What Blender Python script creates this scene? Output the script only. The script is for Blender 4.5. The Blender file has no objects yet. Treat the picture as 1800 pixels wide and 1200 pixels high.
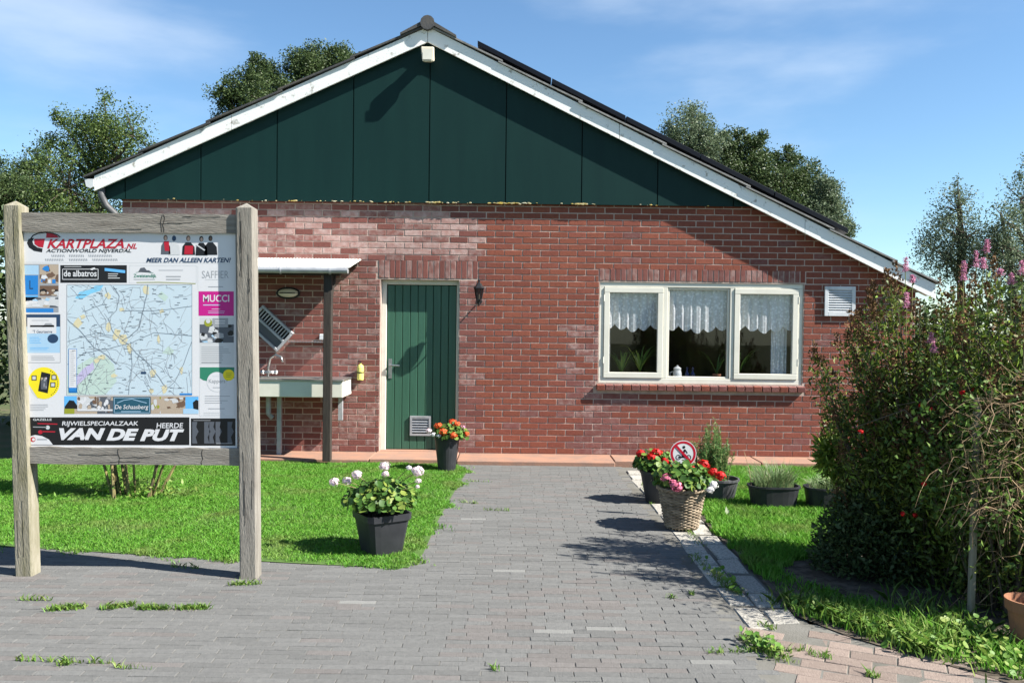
import bpy, bmesh, math, random
import numpy as np
from mathutils import Matrix, Vector
R = math.radians
random.seed(7); rng = np.random.default_rng(11)
scene = bpy.context.scene
C = scene.collection

# ------------------------------------------------------------------ camera, sky, sun, exposure
F = 1500.0; H = 1.6; PITCH = math.atan(29 / F); ROLL = 0.012
cd = bpy.data.cameras.new('camera'); cam = bpy.data.objects.new('camera', cd); C.objects.link(cam)
cd.sensor_width = 36; cd.lens = 36 * F / 1800; cd.clip_start = 0.05; cd.clip_end = 2000
CM = Matrix.Translation((0, 0, H)) @ Matrix.Rotation(math.pi / 2 - PITCH, 4, 'X') @ Matrix.Rotation(ROLL, 4, 'Z')
cam.matrix_world = CM; scene.camera = cam
SUN_EL = R(43); SUN_PHI = R(17)
sv = Vector((math.cos(SUN_PHI) * math.cos(SUN_EL), -math.sin(SUN_PHI) * math.cos(SUN_EL), math.sin(SUN_EL)))
sl = bpy.data.lights.new('sun', 'SUN'); sl.energy = 5.0; sl.angle = R(0.53); sl.color = (1, .955, .88)
so = bpy.data.objects.new('sun', sl); C.objects.link(so); so.rotation_euler = sv.to_track_quat('Z', 'Y').to_euler()
so.location = sv * 40
w = bpy.data.worlds.new('World'); scene.world = w; w.use_nodes = True
wt = w.node_tree; wt.nodes.clear()
def wn(t, **k):
    n = wt.nodes.new(t)
    for a, b in k.items(): setattr(n, a, b)
    return n
sky = wn('ShaderNodeTexSky', sky_type='NISHITA', sun_disc=False, sun_elevation=SUN_EL, sun_rotation=math.pi / 2 + SUN_PHI,
         altitude=0, air_density=1.0, dust_density=0.1, ozone_density=3.0)
tc = wn('ShaderNodeTexCoord'); mp = wn('ShaderNodeMapping'); mp.inputs['Scale'].default_value = (2.0, 2.0, 7.0); mp.inputs['Rotation'].default_value = (0, R(-9), 0)
mp.inputs['Location'].default_value = (5.3, 2.2, 1.4)
nz = wn('ShaderNodeTexNoise'); nz.inputs['Scale'].default_value = 1.15; nz.inputs['Detail'].default_value = 7; nz.inputs['Roughness'].default_value = .52
cr = wn('ShaderNodeMapRange'); cr.interpolation_type = 'SMOOTHSTEP'
cr.inputs[1].default_value = .44; cr.inputs[2].default_value = .76; cr.inputs[3].default_value = 0; cr.inputs[4].default_value = .5
mx = wn('ShaderNodeMix', data_type='RGBA'); mx.inputs[7].default_value = (5.6, 6.4, 7.4, 1)
bg = wn('ShaderNodeBackground'); bg.inputs[1].default_value = .054
ou = wn('ShaderNodeOutputWorld')
L = wt.links.new
L(tc.outputs['Generated'], mp.inputs[0]); L(mp.outputs[0], nz.inputs[0]); L(nz.outputs[0], cr.inputs[0])
L(cr.outputs[0], mx.inputs[0]); tn = wn('ShaderNodeMix', data_type='RGBA', blend_type='MULTIPLY'); tn.inputs[0].default_value = 1; tn.inputs[7].default_value = (.90, 1.06, 1.12, 1)
L(sky.outputs[0], tn.inputs[6]); L(tn.outputs[2], mx.inputs[6]); L(mx.outputs[2], bg.inputs[0]); L(bg.outputs[0], ou.inputs[0])
vs = scene.view_settings; vs.view_transform = 'Standard'; vs.look = 'None'; vs.exposure = 1.62; vs.gamma = 1; vs.use_curve_mapping = False
scene.render.engine = 'CYCLES'

# ------------------------------------------------------------------ helpers
def U(px, py, Y=None, Z=None):
    """photo pixel -> point of the place, on the upright plane y=Y or the level z=Z"""
    d = CM.to_3x3() @ Vector(((px - 900) / F, -(py - 600) / F, -1)); o = Vector((0, 0, H))
    t = Y / d.y if Y is not None else (Z - H) / d.z
    return o + d * t

def mat(name, col, col2=None, nscale=6, ndet=5, lo=.4, hi=.62, rough=.65, spec=.3, metal=0, isl=0, bump=0, bscale=60, stretch=None, local=False, transl=0, hue=None):
    AL = .86; col = tuple(c * AL for c in col); col2 = col2 and tuple(c * AL for c in col2); hue = hue and [tuple(c * AL for c in h) for h in hue]
    m = bpy.data.materials.new(name); m.use_nodes = True; t = m.node_tree; n = t.nodes; l = t.links.new
    b = n['Principled BSDF']; b.inputs['Roughness'].default_value = rough; b.inputs['Metallic'].default_value = metal
    b.inputs['Specular IOR Level'].default_value = spec
    if local: src = n.new('ShaderNodeTexCoord').outputs['Object']
    else: src = n.new('ShaderNodeNewGeometry').outputs['Position']
    if stretch:
        q = n.new('ShaderNodeMapping'); q.inputs['Scale'].default_value = stretch; l(src, q.inputs[0]); src = q.outputs[0]
    c = n.new('ShaderNodeRGB'); c.outputs[0].default_value = (*col, 1); cur = c.outputs[0]
    rnd = None
    if isl or hue:
        g = n.new('ShaderNodeNewGeometry'); oi = n.new('ShaderNodeObjectInfo')
        a = n.new('ShaderNodeMath'); a.operation = 'ADD'; l(g.outputs['Random Per Island'], a.inputs[0]); l(oi.outputs['Random'], a.inputs[1])
        fr = n.new('ShaderNodeMath'); fr.operation = 'FRACT'; l(a.outputs[0], fr.inputs[0]); rnd = fr.outputs[0]
    if hue:
        x = n.new('ShaderNodeValToRGB'); l(rnd, x.inputs[0]); e = x.color_ramp.elements
        e[0].color = (*hue[0], 1); e[1].color = (*hue[-1], 1)
        for i, h in enumerate(hue[1:-1]):
            k = e.new((i + 1) / (len(hue) - 1)); k.color = (*h, 1)
        cur = x.outputs[0]
    if col2:
        z = n.new('ShaderNodeTexNoise'); z.inputs['Scale'].default_value = nscale; z.inputs['Detail'].default_value = ndet; z.inputs['Roughness'].default_value = .6; l(src, z.inputs['Vector'])
        r = n.new('ShaderNodeMapRange'); r.inputs[1].default_value = lo; r.inputs[2].default_value = hi; l(z.outputs[0], r.inputs[0])
        x = n.new('ShaderNodeMix'); x.data_type = 'RGBA'; x.inputs[7].default_value = (*col2, 1); l(r.outputs[0], x.inputs[0]); l(cur, x.inputs[6]); cur = x.outputs[2]
    if isl:
        r = n.new('ShaderNodeMapRange'); r.inputs[3].default_value = 1 - isl; r.inputs[4].default_value = 1 + isl
        w2 = n.new('ShaderNodeTexWhiteNoise'); w2.noise_dimensions = '1D'; l(rnd, w2.inputs['W']); l(w2.outputs[0], r.inputs[0])
        x = n.new('ShaderNodeVectorMath'); x.operation = 'SCALE'; l(cur, x.inputs[0]); l(r.outputs[0], x.inputs['Scale']); cur = x.outputs[0]
    l(cur, b.inputs['Base Color'])
    if bump:
        z = n.new('ShaderNodeTexNoise'); z.inputs['Scale'].default_value = bscale; z.inputs['Detail'].default_value = 4; l(src, z.inputs['Vector'])
        k = n.new('ShaderNodeBump'); k.inputs['Strength'].default_value = bump; k.inputs['Distance'].default_value = .01; l(z.outputs[0], k.inputs['Height']); l(k.outputs[0], b.inputs['Normal'])
    if transl:
        tr = n.new('ShaderNodeBsdfTranslucent'); l(cur, tr.inputs[0]); ms = n.new('ShaderNodeMixShader'); ms.inputs[0].default_value = transl
        l(b.outputs[0], ms.inputs[1]); l(tr.outputs[0], ms.inputs[2]); l(ms.outputs[0], n['Material Output'].inputs[0])
    return m

def glass_mat(name, tint=(1, 1, 1)):
    m = bpy.data.materials.new(name); m.use_nodes = True; t = m.node_tree; n = t.nodes; l = t.links.new
    tr = n.new('ShaderNodeBsdfTransparent'); tr.inputs[0].default_value = (*tint, 1)
    gl = n.new('ShaderNodeBsdfGlossy'); gl.inputs['Roughness'].default_value = .01
    ge = n.new('ShaderNodeNewGeometry'); dt = n.new('ShaderNodeVectorMath'); dt.operation = 'DOT_PRODUCT'; l(ge.outputs['Normal'], dt.inputs[0]); l(ge.outputs['Incoming'], dt.inputs[1])
    def ma(op, a, b=None):
        q = n.new('ShaderNodeMath'); q.operation = op
        for i, z in enumerate((a, b)):
            if z is None: continue
            if isinstance(z, (int, float)): q.inputs[i].default_value = z
            else: l(z, q.inputs[i])
        return q
    fr = ma('MULTIPLY_ADD', ma('POWER', ma('SUBTRACT', 1.0, ma('ABSOLUTE', dt.outputs['Value']).outputs[0]).outputs[0], 5.0).outputs[0], .97); fr.inputs[2].default_value = .03; ms = n.new('ShaderNodeMixShader')
    l(fr.outputs[0], ms.inputs[0]); l(tr.outputs[0], ms.inputs[1]); l(gl.outputs[0], ms.inputs[2]); l(ms.outputs[0], n['Material Output'].inputs[0])
    return m

def lace_mat(name):
    m = bpy.data.materials.new(name); m.use_nodes = True; t = m.node_tree; n = t.nodes; l = t.links.new
    src = n.new('ShaderNodeNewGeometry').outputs['Position']
    v = n.new('ShaderNodeTexVoronoi'); v.inputs['Scale'].default_value = 26; l(src, v.inputs['Vector'])
    r = n.new('ShaderNodeMapRange'); r.inputs[1].default_value = .25; r.inputs[2].default_value = .5; r.inputs[3].default_value = .97; r.inputs[4].default_value = .72; l(v.outputs[0], r.inputs[0])
    d = n.new('ShaderNodeBsdfDiffuse'); d.inputs[0].default_value = (.82, .84, .86, 1); tl = n.new('ShaderNodeBsdfTranslucent'); tl.inputs[0].default_value = (.8, .82, .85, 1)
    a = n.new('ShaderNodeMixShader'); a.inputs[0].default_value = .25; l(d.outputs[0], a.inputs[1]); l(tl.outputs[0], a.inputs[2])
    tr = n.new('ShaderNodeBsdfTransparent'); ms = n.new('ShaderNodeMixShader'); l(r.outputs[0], ms.inputs[0]); l(tr.outputs[0], ms.inputs[1]); l(a.outputs[0], ms.inputs[2])
    l(ms.outputs[0], n['Material Output'].inputs[0]); return m

class MB:
    def __init__(s): s.v = []; s.f = []; s.m = []
    def add(s, vs_, fs, mi=0):
        o = len(s.v); s.v += [tuple(p) for p in vs_]; s.f += [tuple(i + o for i in f) for f in fs]; s.m += [mi] * len(fs); return s
    def box(s, x0, x1, y0, y1, z0, z1, mi=0):
        return s.add([(x0, y0, z0), (x1, y0, z0), (x1, y1, z0), (x0, y1, z0), (x0, y0, z1), (x1, y0, z1), (x1, y1, z1), (x0, y1, z1)],
                     [(0, 3, 2, 1), (4, 5, 6, 7), (0, 1, 5, 4), (1, 2, 6, 5), (2, 3, 7, 6), (3, 0, 4, 7)], mi)
    def bar(s, p, q, w_, d_, up=(0, 1, 0), mi=0):
        p = Vector(p); q = Vector(q); a = (q - p).normalized(); u = Vector(up); b = a.cross(u).normalized() * w_ / 2; c = b.cross(a).normalized() * d_ / 2
        return s.add([p - b - c, p + b - c, p + b + c, p - b + c, q - b - c, q + b - c, q + b + c, q - b + c],
                     [(0, 3, 2, 1), (4, 5, 6, 7), (0, 1, 5, 4), (1, 2, 6, 5), (2, 3, 7, 6), (3, 0, 4, 7)], mi)
    def prism(s, poly, y0, y1, mi=0):          # polygon in xz (counter-clockwise seen from -y), pushed along y
        n = len(poly)
        return s.add([(x, y0, z) for x, z in poly] + [(x, y1, z) for x, z in poly],
                     [tuple(range(n)), tuple(range(2 * n - 1, n - 1, -1))] + [(i, i + n, (i + 1) % n + n, (i + 1) % n) for i in range(n)], mi)
    def sheet(s, poly, z, mi=0): return s.add([(x, y, z) for x, y in poly], [tuple(range(len(poly)))], mi)
    def tube(s, pts, r, n=6, mi=0, cap=True):
        pts = [Vector(p) for p in pts]; k = len(pts); rr = r if isinstance(r, (list, tuple)) else [r] * k
        vv = []; ff = []; ref = None
        for i, p in enumerate(pts):
            a = (pts[min(i + 1, k - 1)] - pts[max(i - 1, 0)]).normalized()
            if ref is None: ref = Vector((0, 0, 1)) if abs(a.z) < .9 else Vector((1, 0, 0))
            b = a.cross(ref).normalized(); c = b.cross(a).normalized(); ref = c
            for j in range(n):
                t = 2 * math.pi * j / n; vv.append(p + (b * math.cos(t) + c * math.sin(t)) * rr[i])
        for i in range(k - 1):
            for j in range(n):
                j2 = (j + 1) % n; ff.append((i * n + j, i * n + j2, (i + 1) * n + j2, (i + 1) * n + j))
        if cap: ff += [tuple(range(n - 1, -1, -1)), tuple((k - 1) * n + j for j in range(n))]
        return s.add(vv, ff, mi)
    def lathe(s, prof, c, n=20, mi=0, sq=None, rot=0, sx=1, sy=1):   # prof [(r,z)]; sq = superellipse power for squarish pots
        vv = []; ff = []
        for r, z in prof:
            for j in range(n):
                t = 2 * math.pi * j / n; ct, st = math.cos(t), math.sin(t); k = 1
                if sq: k = (abs(ct) ** sq + abs(st) ** sq) ** (-1 / sq)
                x, y = r * k * ct * sx, r * k * st * sy
                vv.append((c[0] + x * math.cos(rot) - y * math.sin(rot), c[1] + x * math.sin(rot) + y * math.cos(rot), c[2] + z))
        for i in range(len(prof) - 1):
            for j in range(n):
                j2 = (j + 1) % n; ff.append((i * n + j, i * n + j2, (i + 1) * n + j2, (i + 1) * n + j))
        return s.add(vv, ff, mi)
    def ball(s, c, r, n=10, k=6, mi=0, sc=(1, 1, 1)):
        vv = [(c[0], c[1], c[2] - r * sc[2])]; ff = []
        for i in range(1, k):
            a = -math.pi / 2 + math.pi * i / k
            for j in range(n):
                t = 2 * math.pi * j / n; vv.append((c[0] + r * math.cos(a) * math.cos(t) * sc[0], c[1] + r * math.cos(a) * math.sin(t) * sc[1], c[2] + r * math.sin(a) * sc[2]))
        vv.append((c[0], c[1], c[2] + r * sc[2])); e = len(vv) - 1
        for j in range(n):
            j2 = (j + 1) % n; ff.append((0, 1 + j2, 1 + j)); ff.append((e, 1 + (k - 2) * n + j, 1 + (k - 2) * n + j2))
            for i in range(k - 2): ff.append((1 + i * n + j, 1 + i * n + j2, 1 + (i + 1) * n + j2, 1 + (i + 1) * n + j))
        return s.add(vv, ff, mi)
    def mesh(s, name, bevel=0, smooth=False):
        me = bpy.data.meshes.new(name); me.from_pydata(s.v, [], s.f)
        me.polygons.foreach_set('material_index', s.m)
        if bevel:
            bm = bmesh.new(); bm.from_mesh(me); bmesh.ops.recalc_face_normals(bm, faces=bm.faces)
            bmesh.ops.bevel(bm, geom=bm.edges[:], offset=bevel, segments=1, affect='EDGES', clamp_overlap=True); bm.to_mesh(me); bm.free()
        if smooth: me.polygons.foreach_set('use_smooth', [True] * len(me.polygons))
        me.update(); return me
    def build(s, name, mats, parent=None, bevel=0, smooth=False):
        me = s.mesh(name, bevel, smooth); return link(name, me, mats, parent)

def link(name, me, mats, parent=None):
    for m in (mats if isinstance(mats, (list, tuple)) else [mats]):
        if len(me.materials) < 12: me.materials.append(m)
    o = bpy.data.objects.new(name, me); C.objects.link(o)
    if parent is not None: adopt(o, parent)
    return o
def adopt(o, parent):
    o.parent = parent; o.matrix_parent_inverse = Matrix.Translation(-Vector(parent.location))
def tag(o, label=None, cat=None, group=None, kind=None):
    for k, v in (('label', label), ('category', cat), ('group', group), ('kind', kind)):
        if v: o[k] = v
    return o
def thing(name, loc, label, cat, group=None):
    o = bpy.data.objects.new(name, None); C.objects.link(o); o.location = loc; o.empty_display_size = .1
    return tag(o, label, cat, group)
def npmesh(name, verts, faces, mi=None):
    verts = np.asarray(verts, dtype=np.float32).reshape(-1, 3); faces = np.asarray(faces, dtype=np.int32); n, k = faces.shape
    me = bpy.data.meshes.new(name); me.vertices.add(len(verts)); me.vertices.foreach_set('co', verts.ravel())
    me.loops.add(n * k); me.loops.foreach_set('vertex_index', faces.ravel())
    me.polygons.add(n); me.polygons.foreach_set('loop_start', np.arange(0, n * k, k, dtype=np.int32))
    if mi is not None: me.polygons.foreach_set('material_index', np.asarray(mi, dtype=np.int32))
    me.update(calc_edges=True); return me
def unit(a): return a / np.maximum(np.linalg.norm(a, axis=1, keepdims=True), 1e-9)
def leaves(pts, length, width, dirs=None, up=.0, jit=.5, fold=.25):
    """one folded four-point leaf (two triangles) at each point"""
    pts = np.asarray(pts, float); n = len(pts)
    t = rng.normal(size=(n, 3))
    if dirs is not None: t = unit(np.asarray(dirs, float)) + jit * t
    t[:, 2] += up; t = unit(t)
    b = unit(np.cross(t, rng.normal(size=(n, 3)) + np.array([0, 0, .8]))); nn = np.cross(t, b)
    s = (length * rng.uniform(.65, 1.25, (n, 1))); wd = s * (width / length)
    mid = pts + t * s * .45 - nn * wd * fold
    v = np.stack([pts, mid + b * wd * .5 + nn * wd * fold * 2, pts + t * s, mid - b * wd * .5 + nn * wd * fold * 2], 1).reshape(-1, 3)
    q = np.arange(n)[:, None] * 4 + np.array([[0, 1, 2, 3]])
    return v, q
def pip(P, poly):
    x, y = P[:, 0], P[:, 1]; ins = np.zeros(len(P), bool); n = len(poly)
    for i in range(n):
        x1, y1 = poly[i]; x2, y2 = poly[(i + 1) % n]
        c = ((y1 > y) != (y2 > y)) & (x < (x2 - x1) * (y - y1) / ((y2 - y1) + 1e-12) + x1); ins ^= c
    return ins

# ------------------------------------------------------------------ materials
M = {}
M['ground'] = mat('field', (.05, .075, .02), (.09, .085, .04), 2, bump=.3, rough=.95)
M['sand'] = mat('joint_sand', (.15, .145, .13), (.105, .10, .085), 3, rough=.95, bump=.4, bscale=120)
PV = dict(nscale=34, lo=.28, hi=.75, rough=.9, spec=.12, bump=.55, bscale=120)
M['paver'] = mat('grey_paver', (.150, .150, .144), (.112, .112, .110), isl=.09, **PV)
M['paver_warm'] = mat('worn_reddish_paver', (.155, .146, .139), (.122, .113, .108), isl=.08, **PV)
M['paver_pale'] = mat('pale_paver', (.20, .20, .19), (.165, .165, .158), isl=.1, **PV)
M['pink'] = mat('pinkish_paver', (.25, .20, .17), (.19, .15, .13), isl=.16, **PV)
M['kerb'] = mat('washed_gravel_concrete', (.40, .38, .335), (.20, .185, .165), 75, lo=.45, hi=.66, rough=.95, bump=.6, bscale=90, isl=.12)
M['slab'] = mat('terracotta_concrete', (.34, .185, .125), (.26, .165, .125), 5, rough=.9, bump=.25, isl=.06)
M['soil'] = mat('dark_soil', (.05, .038, .028), (.12, .098, .075), 14, rough=1, bump=.8, bscale=30)
M['turf'] = mat('turf_soil', (.055, .11, .02), (.075, .14, .03), 9, rough=1, bump=.5)
M['grass'] = mat('grass_blades', (.1, .3, .03), (.20, .27, .07), 2.2, lo=.5, hi=.72, rough=.55, spec=.25, transl=.32, hue=[(.08, .235, .018), (.115, .33, .03), (.15, .37, .04), (.21, .37, .06)])
M['weed'] = mat('weed_leaves', (.12, .26, .04), rough=.55, transl=.3, hue=[(.08, .19, .025), (.15, .28, .045), (.24, .3, .07)])
M['mortar'] = mat('mortar', (.50, .385, .325), (.38, .29, .245), 9, rough=.95, bump=.5, bscale=140)
BK = dict(nscale=30, lo=.35, hi=.72, rough=.9, spec=.15, bump=.5, bscale=110)
M['b_red'] = mat('red_brick', (.235, .076, .052), (.18, .058, .042), isl=.09, **BK)
M['b_org'] = mat('orange_red_brick', (.258, .083, .053), (.20, .066, .044), isl=.09, **BK)
M['b_pink'] = mat('plum_brick', (.215, .083, .069), (.165, .063, .052), isl=.13, **BK)
BW = dict(BK); BW.update(nscale=16, lo=.4, hi=.66)
M['b_white'] = mat('salt_bleached_brick', (.22, .096, .081), (.32, .21, .19), isl=.12, **BW)
M['b_bleach'] = mat('chalky_pink_brick', (.36, .205, .18), (.47, .34, .31), isl=.10, **BW)
M['b_purp'] = mat('purple_brick', (.185, .07, .06), (.215, .108, .096), isl=.12, **BW)
M['cladding'] = mat('dark_green_panel', (.0045, .024, .0225), (.0058, .029, .026), 2.5, lo=.3, hi=.75, rough=.5, spec=.14, stretch=(3, 1, .35), bump=.05, bscale=3)
M['joint'] = mat('black_joint', (.006, .007, .007), rough=.9)
M['barge'] = mat('flaking_white_paint', (.82, .82, .80), (.36, .34, .30), 11, lo=.60, hi=.70, rough=.55, spec=.35, bump=.15)
M['fascia_grey'] = mat('greyed_white_trim', (.60, .61, .62), (.44, .43, .41), 8, lo=.5, hi=.75, rough=.7)
M['roof'] = mat('dark_roof_sheet', (.055, .056, .06), (.085, .08, .072), 5, rough=.85, bump=.3, isl=.15)
M['roof_grey'] = mat('grey_fibre_cement', (.25, .245, .24), (.17, .17, .165), 6, rough=.9, bump=.3, isl=.1)
M['solar'] = mat('solar_glass', (.008, .01, .02), rough=.12, spec=.6)
M['solar_frame'] = mat('black_aluminium', (.012, .013, .018), rough=.4, metal=.6)
M['cream'] = mat('cream_paint', (.68, .66, .575), (.60, .58, .50), 5, lo=.45, hi=.8, rough=.45, spec=.4)
M['door'] = mat('green_door_paint', (.036, .105, .068), (.041, .117, .077), 4, rough=.4, spec=.4, stretch=(6, 6, .6))
M['plastic_white'] = mat('white_plastic', (.60, .62, .64), (.52, .54, .56), 5, rough=.45)
M['black'] = mat('black_metal', (.012, .012, .014), rough=.45, spec=.4)
M['dark'] = mat('dark_inside', (.008, .008, .008), rough=.9)
M['steel'] = mat('brushed_steel', (.55, .55, .55), rough=.3, metal=.9)
M['galv'] = mat('galvanised_grey', (.42, .43, .45), (.32, .33, .35), 9, rough=.5, metal=.3)
M['wood_grey'] = mat('weathered_timber', (.27, .25, .215), (.165, .15, .128), 5, lo=.33, hi=.68, rough=.9, bump=.5, bscale=28, stretch=(7, 7, .8))
M['wood_rail'] = mat('weathered_rail', (.26, .24, .21), (.155, .14, .12), 5, lo=.33, hi=.68, rough=.9, bump=.5, bscale=28, stretch=(.8, 7, 7))
M['wood_moss'] = mat('mossy_timber', (.29, .265, .205), (.17, .158, .095), 4, lo=.36, hi=.66, rough=.9, bump=.5, bscale=28, stretch=(6, 6, 1))
M['crack'] = mat('timber_crack', (.035, .03, .025), rough=1)
M['wood_dark'] = mat('dark_stained_post', (.026, .021, .018), (.045, .037, .03), 6, rough=.8, bump=.5, bscale=40, stretch=(7, 7, .8))
M['pot'] = mat('anthracite_plastic', (.022, .023, .027), (.03, .031, .036), 8, rough=.5, spec=.35)
M['pot_grey'] = mat('grey_plastic', (.07, .072, .078), (.085, .087, .09), 8, rough=.5)
M['terracotta'] = mat('terracotta', (.32, .14, .075), (.24, .12, .07), 12, rough=.9, bump=.2)
M['wicker'] = mat('wicker', (.34, .27, .19), (.20, .15, .10), 20, rough=.75, isl=.25, bump=.3)
M['compost'] = mat('potting_soil', (.03, .022, .016), (.05, .04, .03), 30, rough=1, bump=.6)
M['stem'] = mat('green_stem', (.16, .2, .06), (.2, .15, .07), 20, rough=.7)
M['bark'] = mat('bark', (.12, .095, .07), (.07, .055, .04), 9, rough=.95, bump=.7, stretch=(4, 4, 1))
M['cane'] = mat('yellowish_bark', (.25, .21, .08), (.06, .05, .03), 6, rough=.9, stretch=(5, 5, 1))
M['dry'] = mat('dry_tan_stems', (.36, .26, .15), (.22, .145, .085), 12, rough=.9, isl=.2)
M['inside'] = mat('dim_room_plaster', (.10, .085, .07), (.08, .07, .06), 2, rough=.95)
M['glass'] = glass_mat('window_glass'); M['lace'] = lace_mat('lace'); M['lamp_glass'] = glass_mat('lamp_glass', (.3, .3, .3))
M['opal'] = mat('opal_glass', (.62, .56, .44), rough=.3, spec=.5)
def leafm(name, *hs, tr=.3, rough=.5, spec=.25): return mat(name, hs[0], hue=list(hs), transl=tr, rough=rough, spec=spec)
M['ger_leaf'] = leafm('geranium_leaf', (.035, .085, .016), (.06, .14, .025), (.10, .2, .035), (.2, .25, .045), tr=.22)
M['rosemary'] = leafm('rosemary_leaf', (.07, .16, .045), (.12, .24, .065), (.17, .29, .09))
M['chive'] = leafm('grassy_leaf', (.09, .17, .06), (.15, .23, .09), (.26, .27, .13))
M['spirea'] = leafm('spirea_leaf', (.045, .07, .016), (.075, .115, .022), (.115, .155, .026), (.18, .2, .035), tr=.25)
M['spirea_lit'] = leafm('young_lit_spirea_leaf', (.12, .2, .03), (.19, .29, .04), (.27, .34, .05))  # young leaves, with the sunlit yellow-green of the tops put into the colour
M['spent'] = leafm('spent_flower', (.085, .048, .022), (.14, .08, .035), (.19, .105, .05), tr=.1, rough=.9)
M['bramble'] = leafm('rose_leaf', (.05, .1, .02), (.09, .17, .03), (.16, .24, .05))
M['dwarf'] = leafm('small_shrub_leaf', (.03, .055, .02), (.06, .1, .035), (.1, .13, .05))
M['oak'] = leafm('oak_leaf', (.04, .07, .024), (.06, .095, .03), (.085, .12, .04), tr=.25)
M['willow'] = leafm('bright_tree_leaf', (.05, .09, .025), (.085, .135, .032), (.13, .18, .045), tr=.3)
M['birch'] = leafm('birch_leaf', (.08, .12, .065), (.12, .165, .09), (.17, .21, .125), tr=.3)
M['red'] = mat('red_petals', (.62, .012, .012), rough=.6, isl=.3, transl=.25)
M['white_fl'] = mat('white_pink_petals', (.86, .72, .76), rough=.6, isl=.12, transl=.3)
M['pure_fl'] = mat('white_petals', (.88, .86, .86), rough=.6, isl=.1, transl=.3)
M['pink_fl'] = mat('pink_petals', (.80, .22, .34), rough=.6, isl=.25, transl=.3)
M['orange_fl'] = mat('orange_petals', (.85, .13, .035), rough=.6, isl=.3, transl=.25)
M['mauve'] = mat('mauve_pink_petals', (.62, .26, .40), rough=.7, isl=.25, transl=.25)
def flat(name, c, rough=.35): return mat(name, c, rough=rough, spec=.3)
K = {k: flat('print_' + k, c) for k, c in dict(white=(.64, .64, .655), black=(.012, .012, .014), red=(.42, .012, .03), blue=(.02, .20, .55), sky=(.12, .42, .78), navy=(.02, .05, .11),
     pale=(.36, .54, .70), grey=(.30, .31, .33), lgrey=(.55, .56, .57), magenta=(.50, .012, .22), yellow=(.80, .66, .02), green=(.03, .20, .12), teal=(.02, .085, .13), brown=(.15, .09, .06),
     tan=(.42, .34, .26), mapblue=(.50, .60, .66), mapgreen=(.46, .58, .52), purple=(.48, .44, .63), town=(.62, .56, .36), lake=(.20, .52, .74), road=(.20, .24, .28), olive=(.28, .30, .03), skin=(.55, .36, .28), mid=(.09, .10, .12)).items()}

# ------------------------------------------------------------------ the setting: ground, paving, lawn, beds
YW = 10.30                       # front face of the house wall
SX0, SY0 = -4.9, 9.72            # concrete strip along the wall
tag(MB().sheet([(-400, -60), (400, -60), (400, 900), (-400, 900)], -.07).build('ground', M['ground']), kind='structure')
path = tag(MB().sheet([(-6, 1.5), (2.6, 1.5), (2.6, 4.6), (1.27, 4.6), (1.27, SY0), (-.8, SY0), (-.8, 6.2), (-6, 6.8)], -.0035).build('paved_path', M['sand']), kind='structure')
LAWN = [(-9, 6.75), (-3.58, 5.97), (-2.3, 5.76), (-1.2, 5.60), (-.66, 5.56), (-.60, 5.9), (-.58, 7.0), (-.52, 8.4), (-.47, 9.2), (-.6, SY0), (-9, SY0)]
tag(MB().sheet(LAWN, .006).build('lawn_soil', M['turf']), kind='structure')
BED = [(1.60, 4.72), (1.78, 4.40), (2.05, 4.10), (2.5, 3.6), (3.2, 3.0), (7, 3.0), (7, 10.2), (1.52, 10.2), (1.60, 9.0)]
tag(MB().sheet(BED, .003).build('flower_bed', M['soil']), kind='structure')

def chamfer_brick(lx, ly, h, c):
    a, b = lx / 2, ly / 2
    v = [(-a, -b, -h), (a, -b, -h), (a, b, -h), (-a, b, -h), (-a, -b, -c), (a, -b, -c), (a, b, -c), (-a, b, -c),
         (-a + c, -b + c, 0), (a - c, -b + c, 0), (a - c, b - c, 0), (-a + c, b - c, 0)]
    f = [(8, 9, 10, 11)] + [(i, (i + 1) % 4, (i + 1) % 4 + 4, i + 4) for i in range(4)] + [(i + 4, (i + 1) % 4 + 4, (i + 1) % 4 + 8, i + 8) for i in range(4)]
    return v, f
pav = []
lawn_np = [(x, y) for x, y in LAWN]
row = 0; y = 3.35
while y < SY0 - .03:
    off = .107 * (row % 2) + random.uniform(-.022, .022)
    x = -math.ceil((.64 * y + .3) / .214) * .214 + off
    while x < 1.25:
        if x > -.80 or y < 6.6: pav.append((x, y, row))
        x += .214
    y += .0545; row += 1
P = np.array([(p[0], p[1]) for p in pav]); inl = pip(P + np.array([.17, 0]), lawn_np) & pip(P + np.array([0, -.14]), lawn_np) & pip(P, lawn_np)
pav = [p for p, q in zip(pav, inl) if not q and p[0] < 1.225]
pav.sort(key=lambda p: math.hypot(p[0] * .4, p[1]))
pv, pf = chamfer_brick(.2105, .0525, .03, .002)
pmesh = {}
for k in ('paver', 'paver_warm', 'paver_pale'):
    b = MB().add(pv, pf); me = b.mesh('paver'); me.materials.append(M[k]); pmesh[k] = me
PALE = [U(870, 1001, Z=0), U(980, 1107, Z=0), U(1090, 1105, Z=0), U(1285, 1160, Z=0), U(640, 1055, Z=0), U(820, 912, Z=0)]
rest = MB(); cnt = 0
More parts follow.
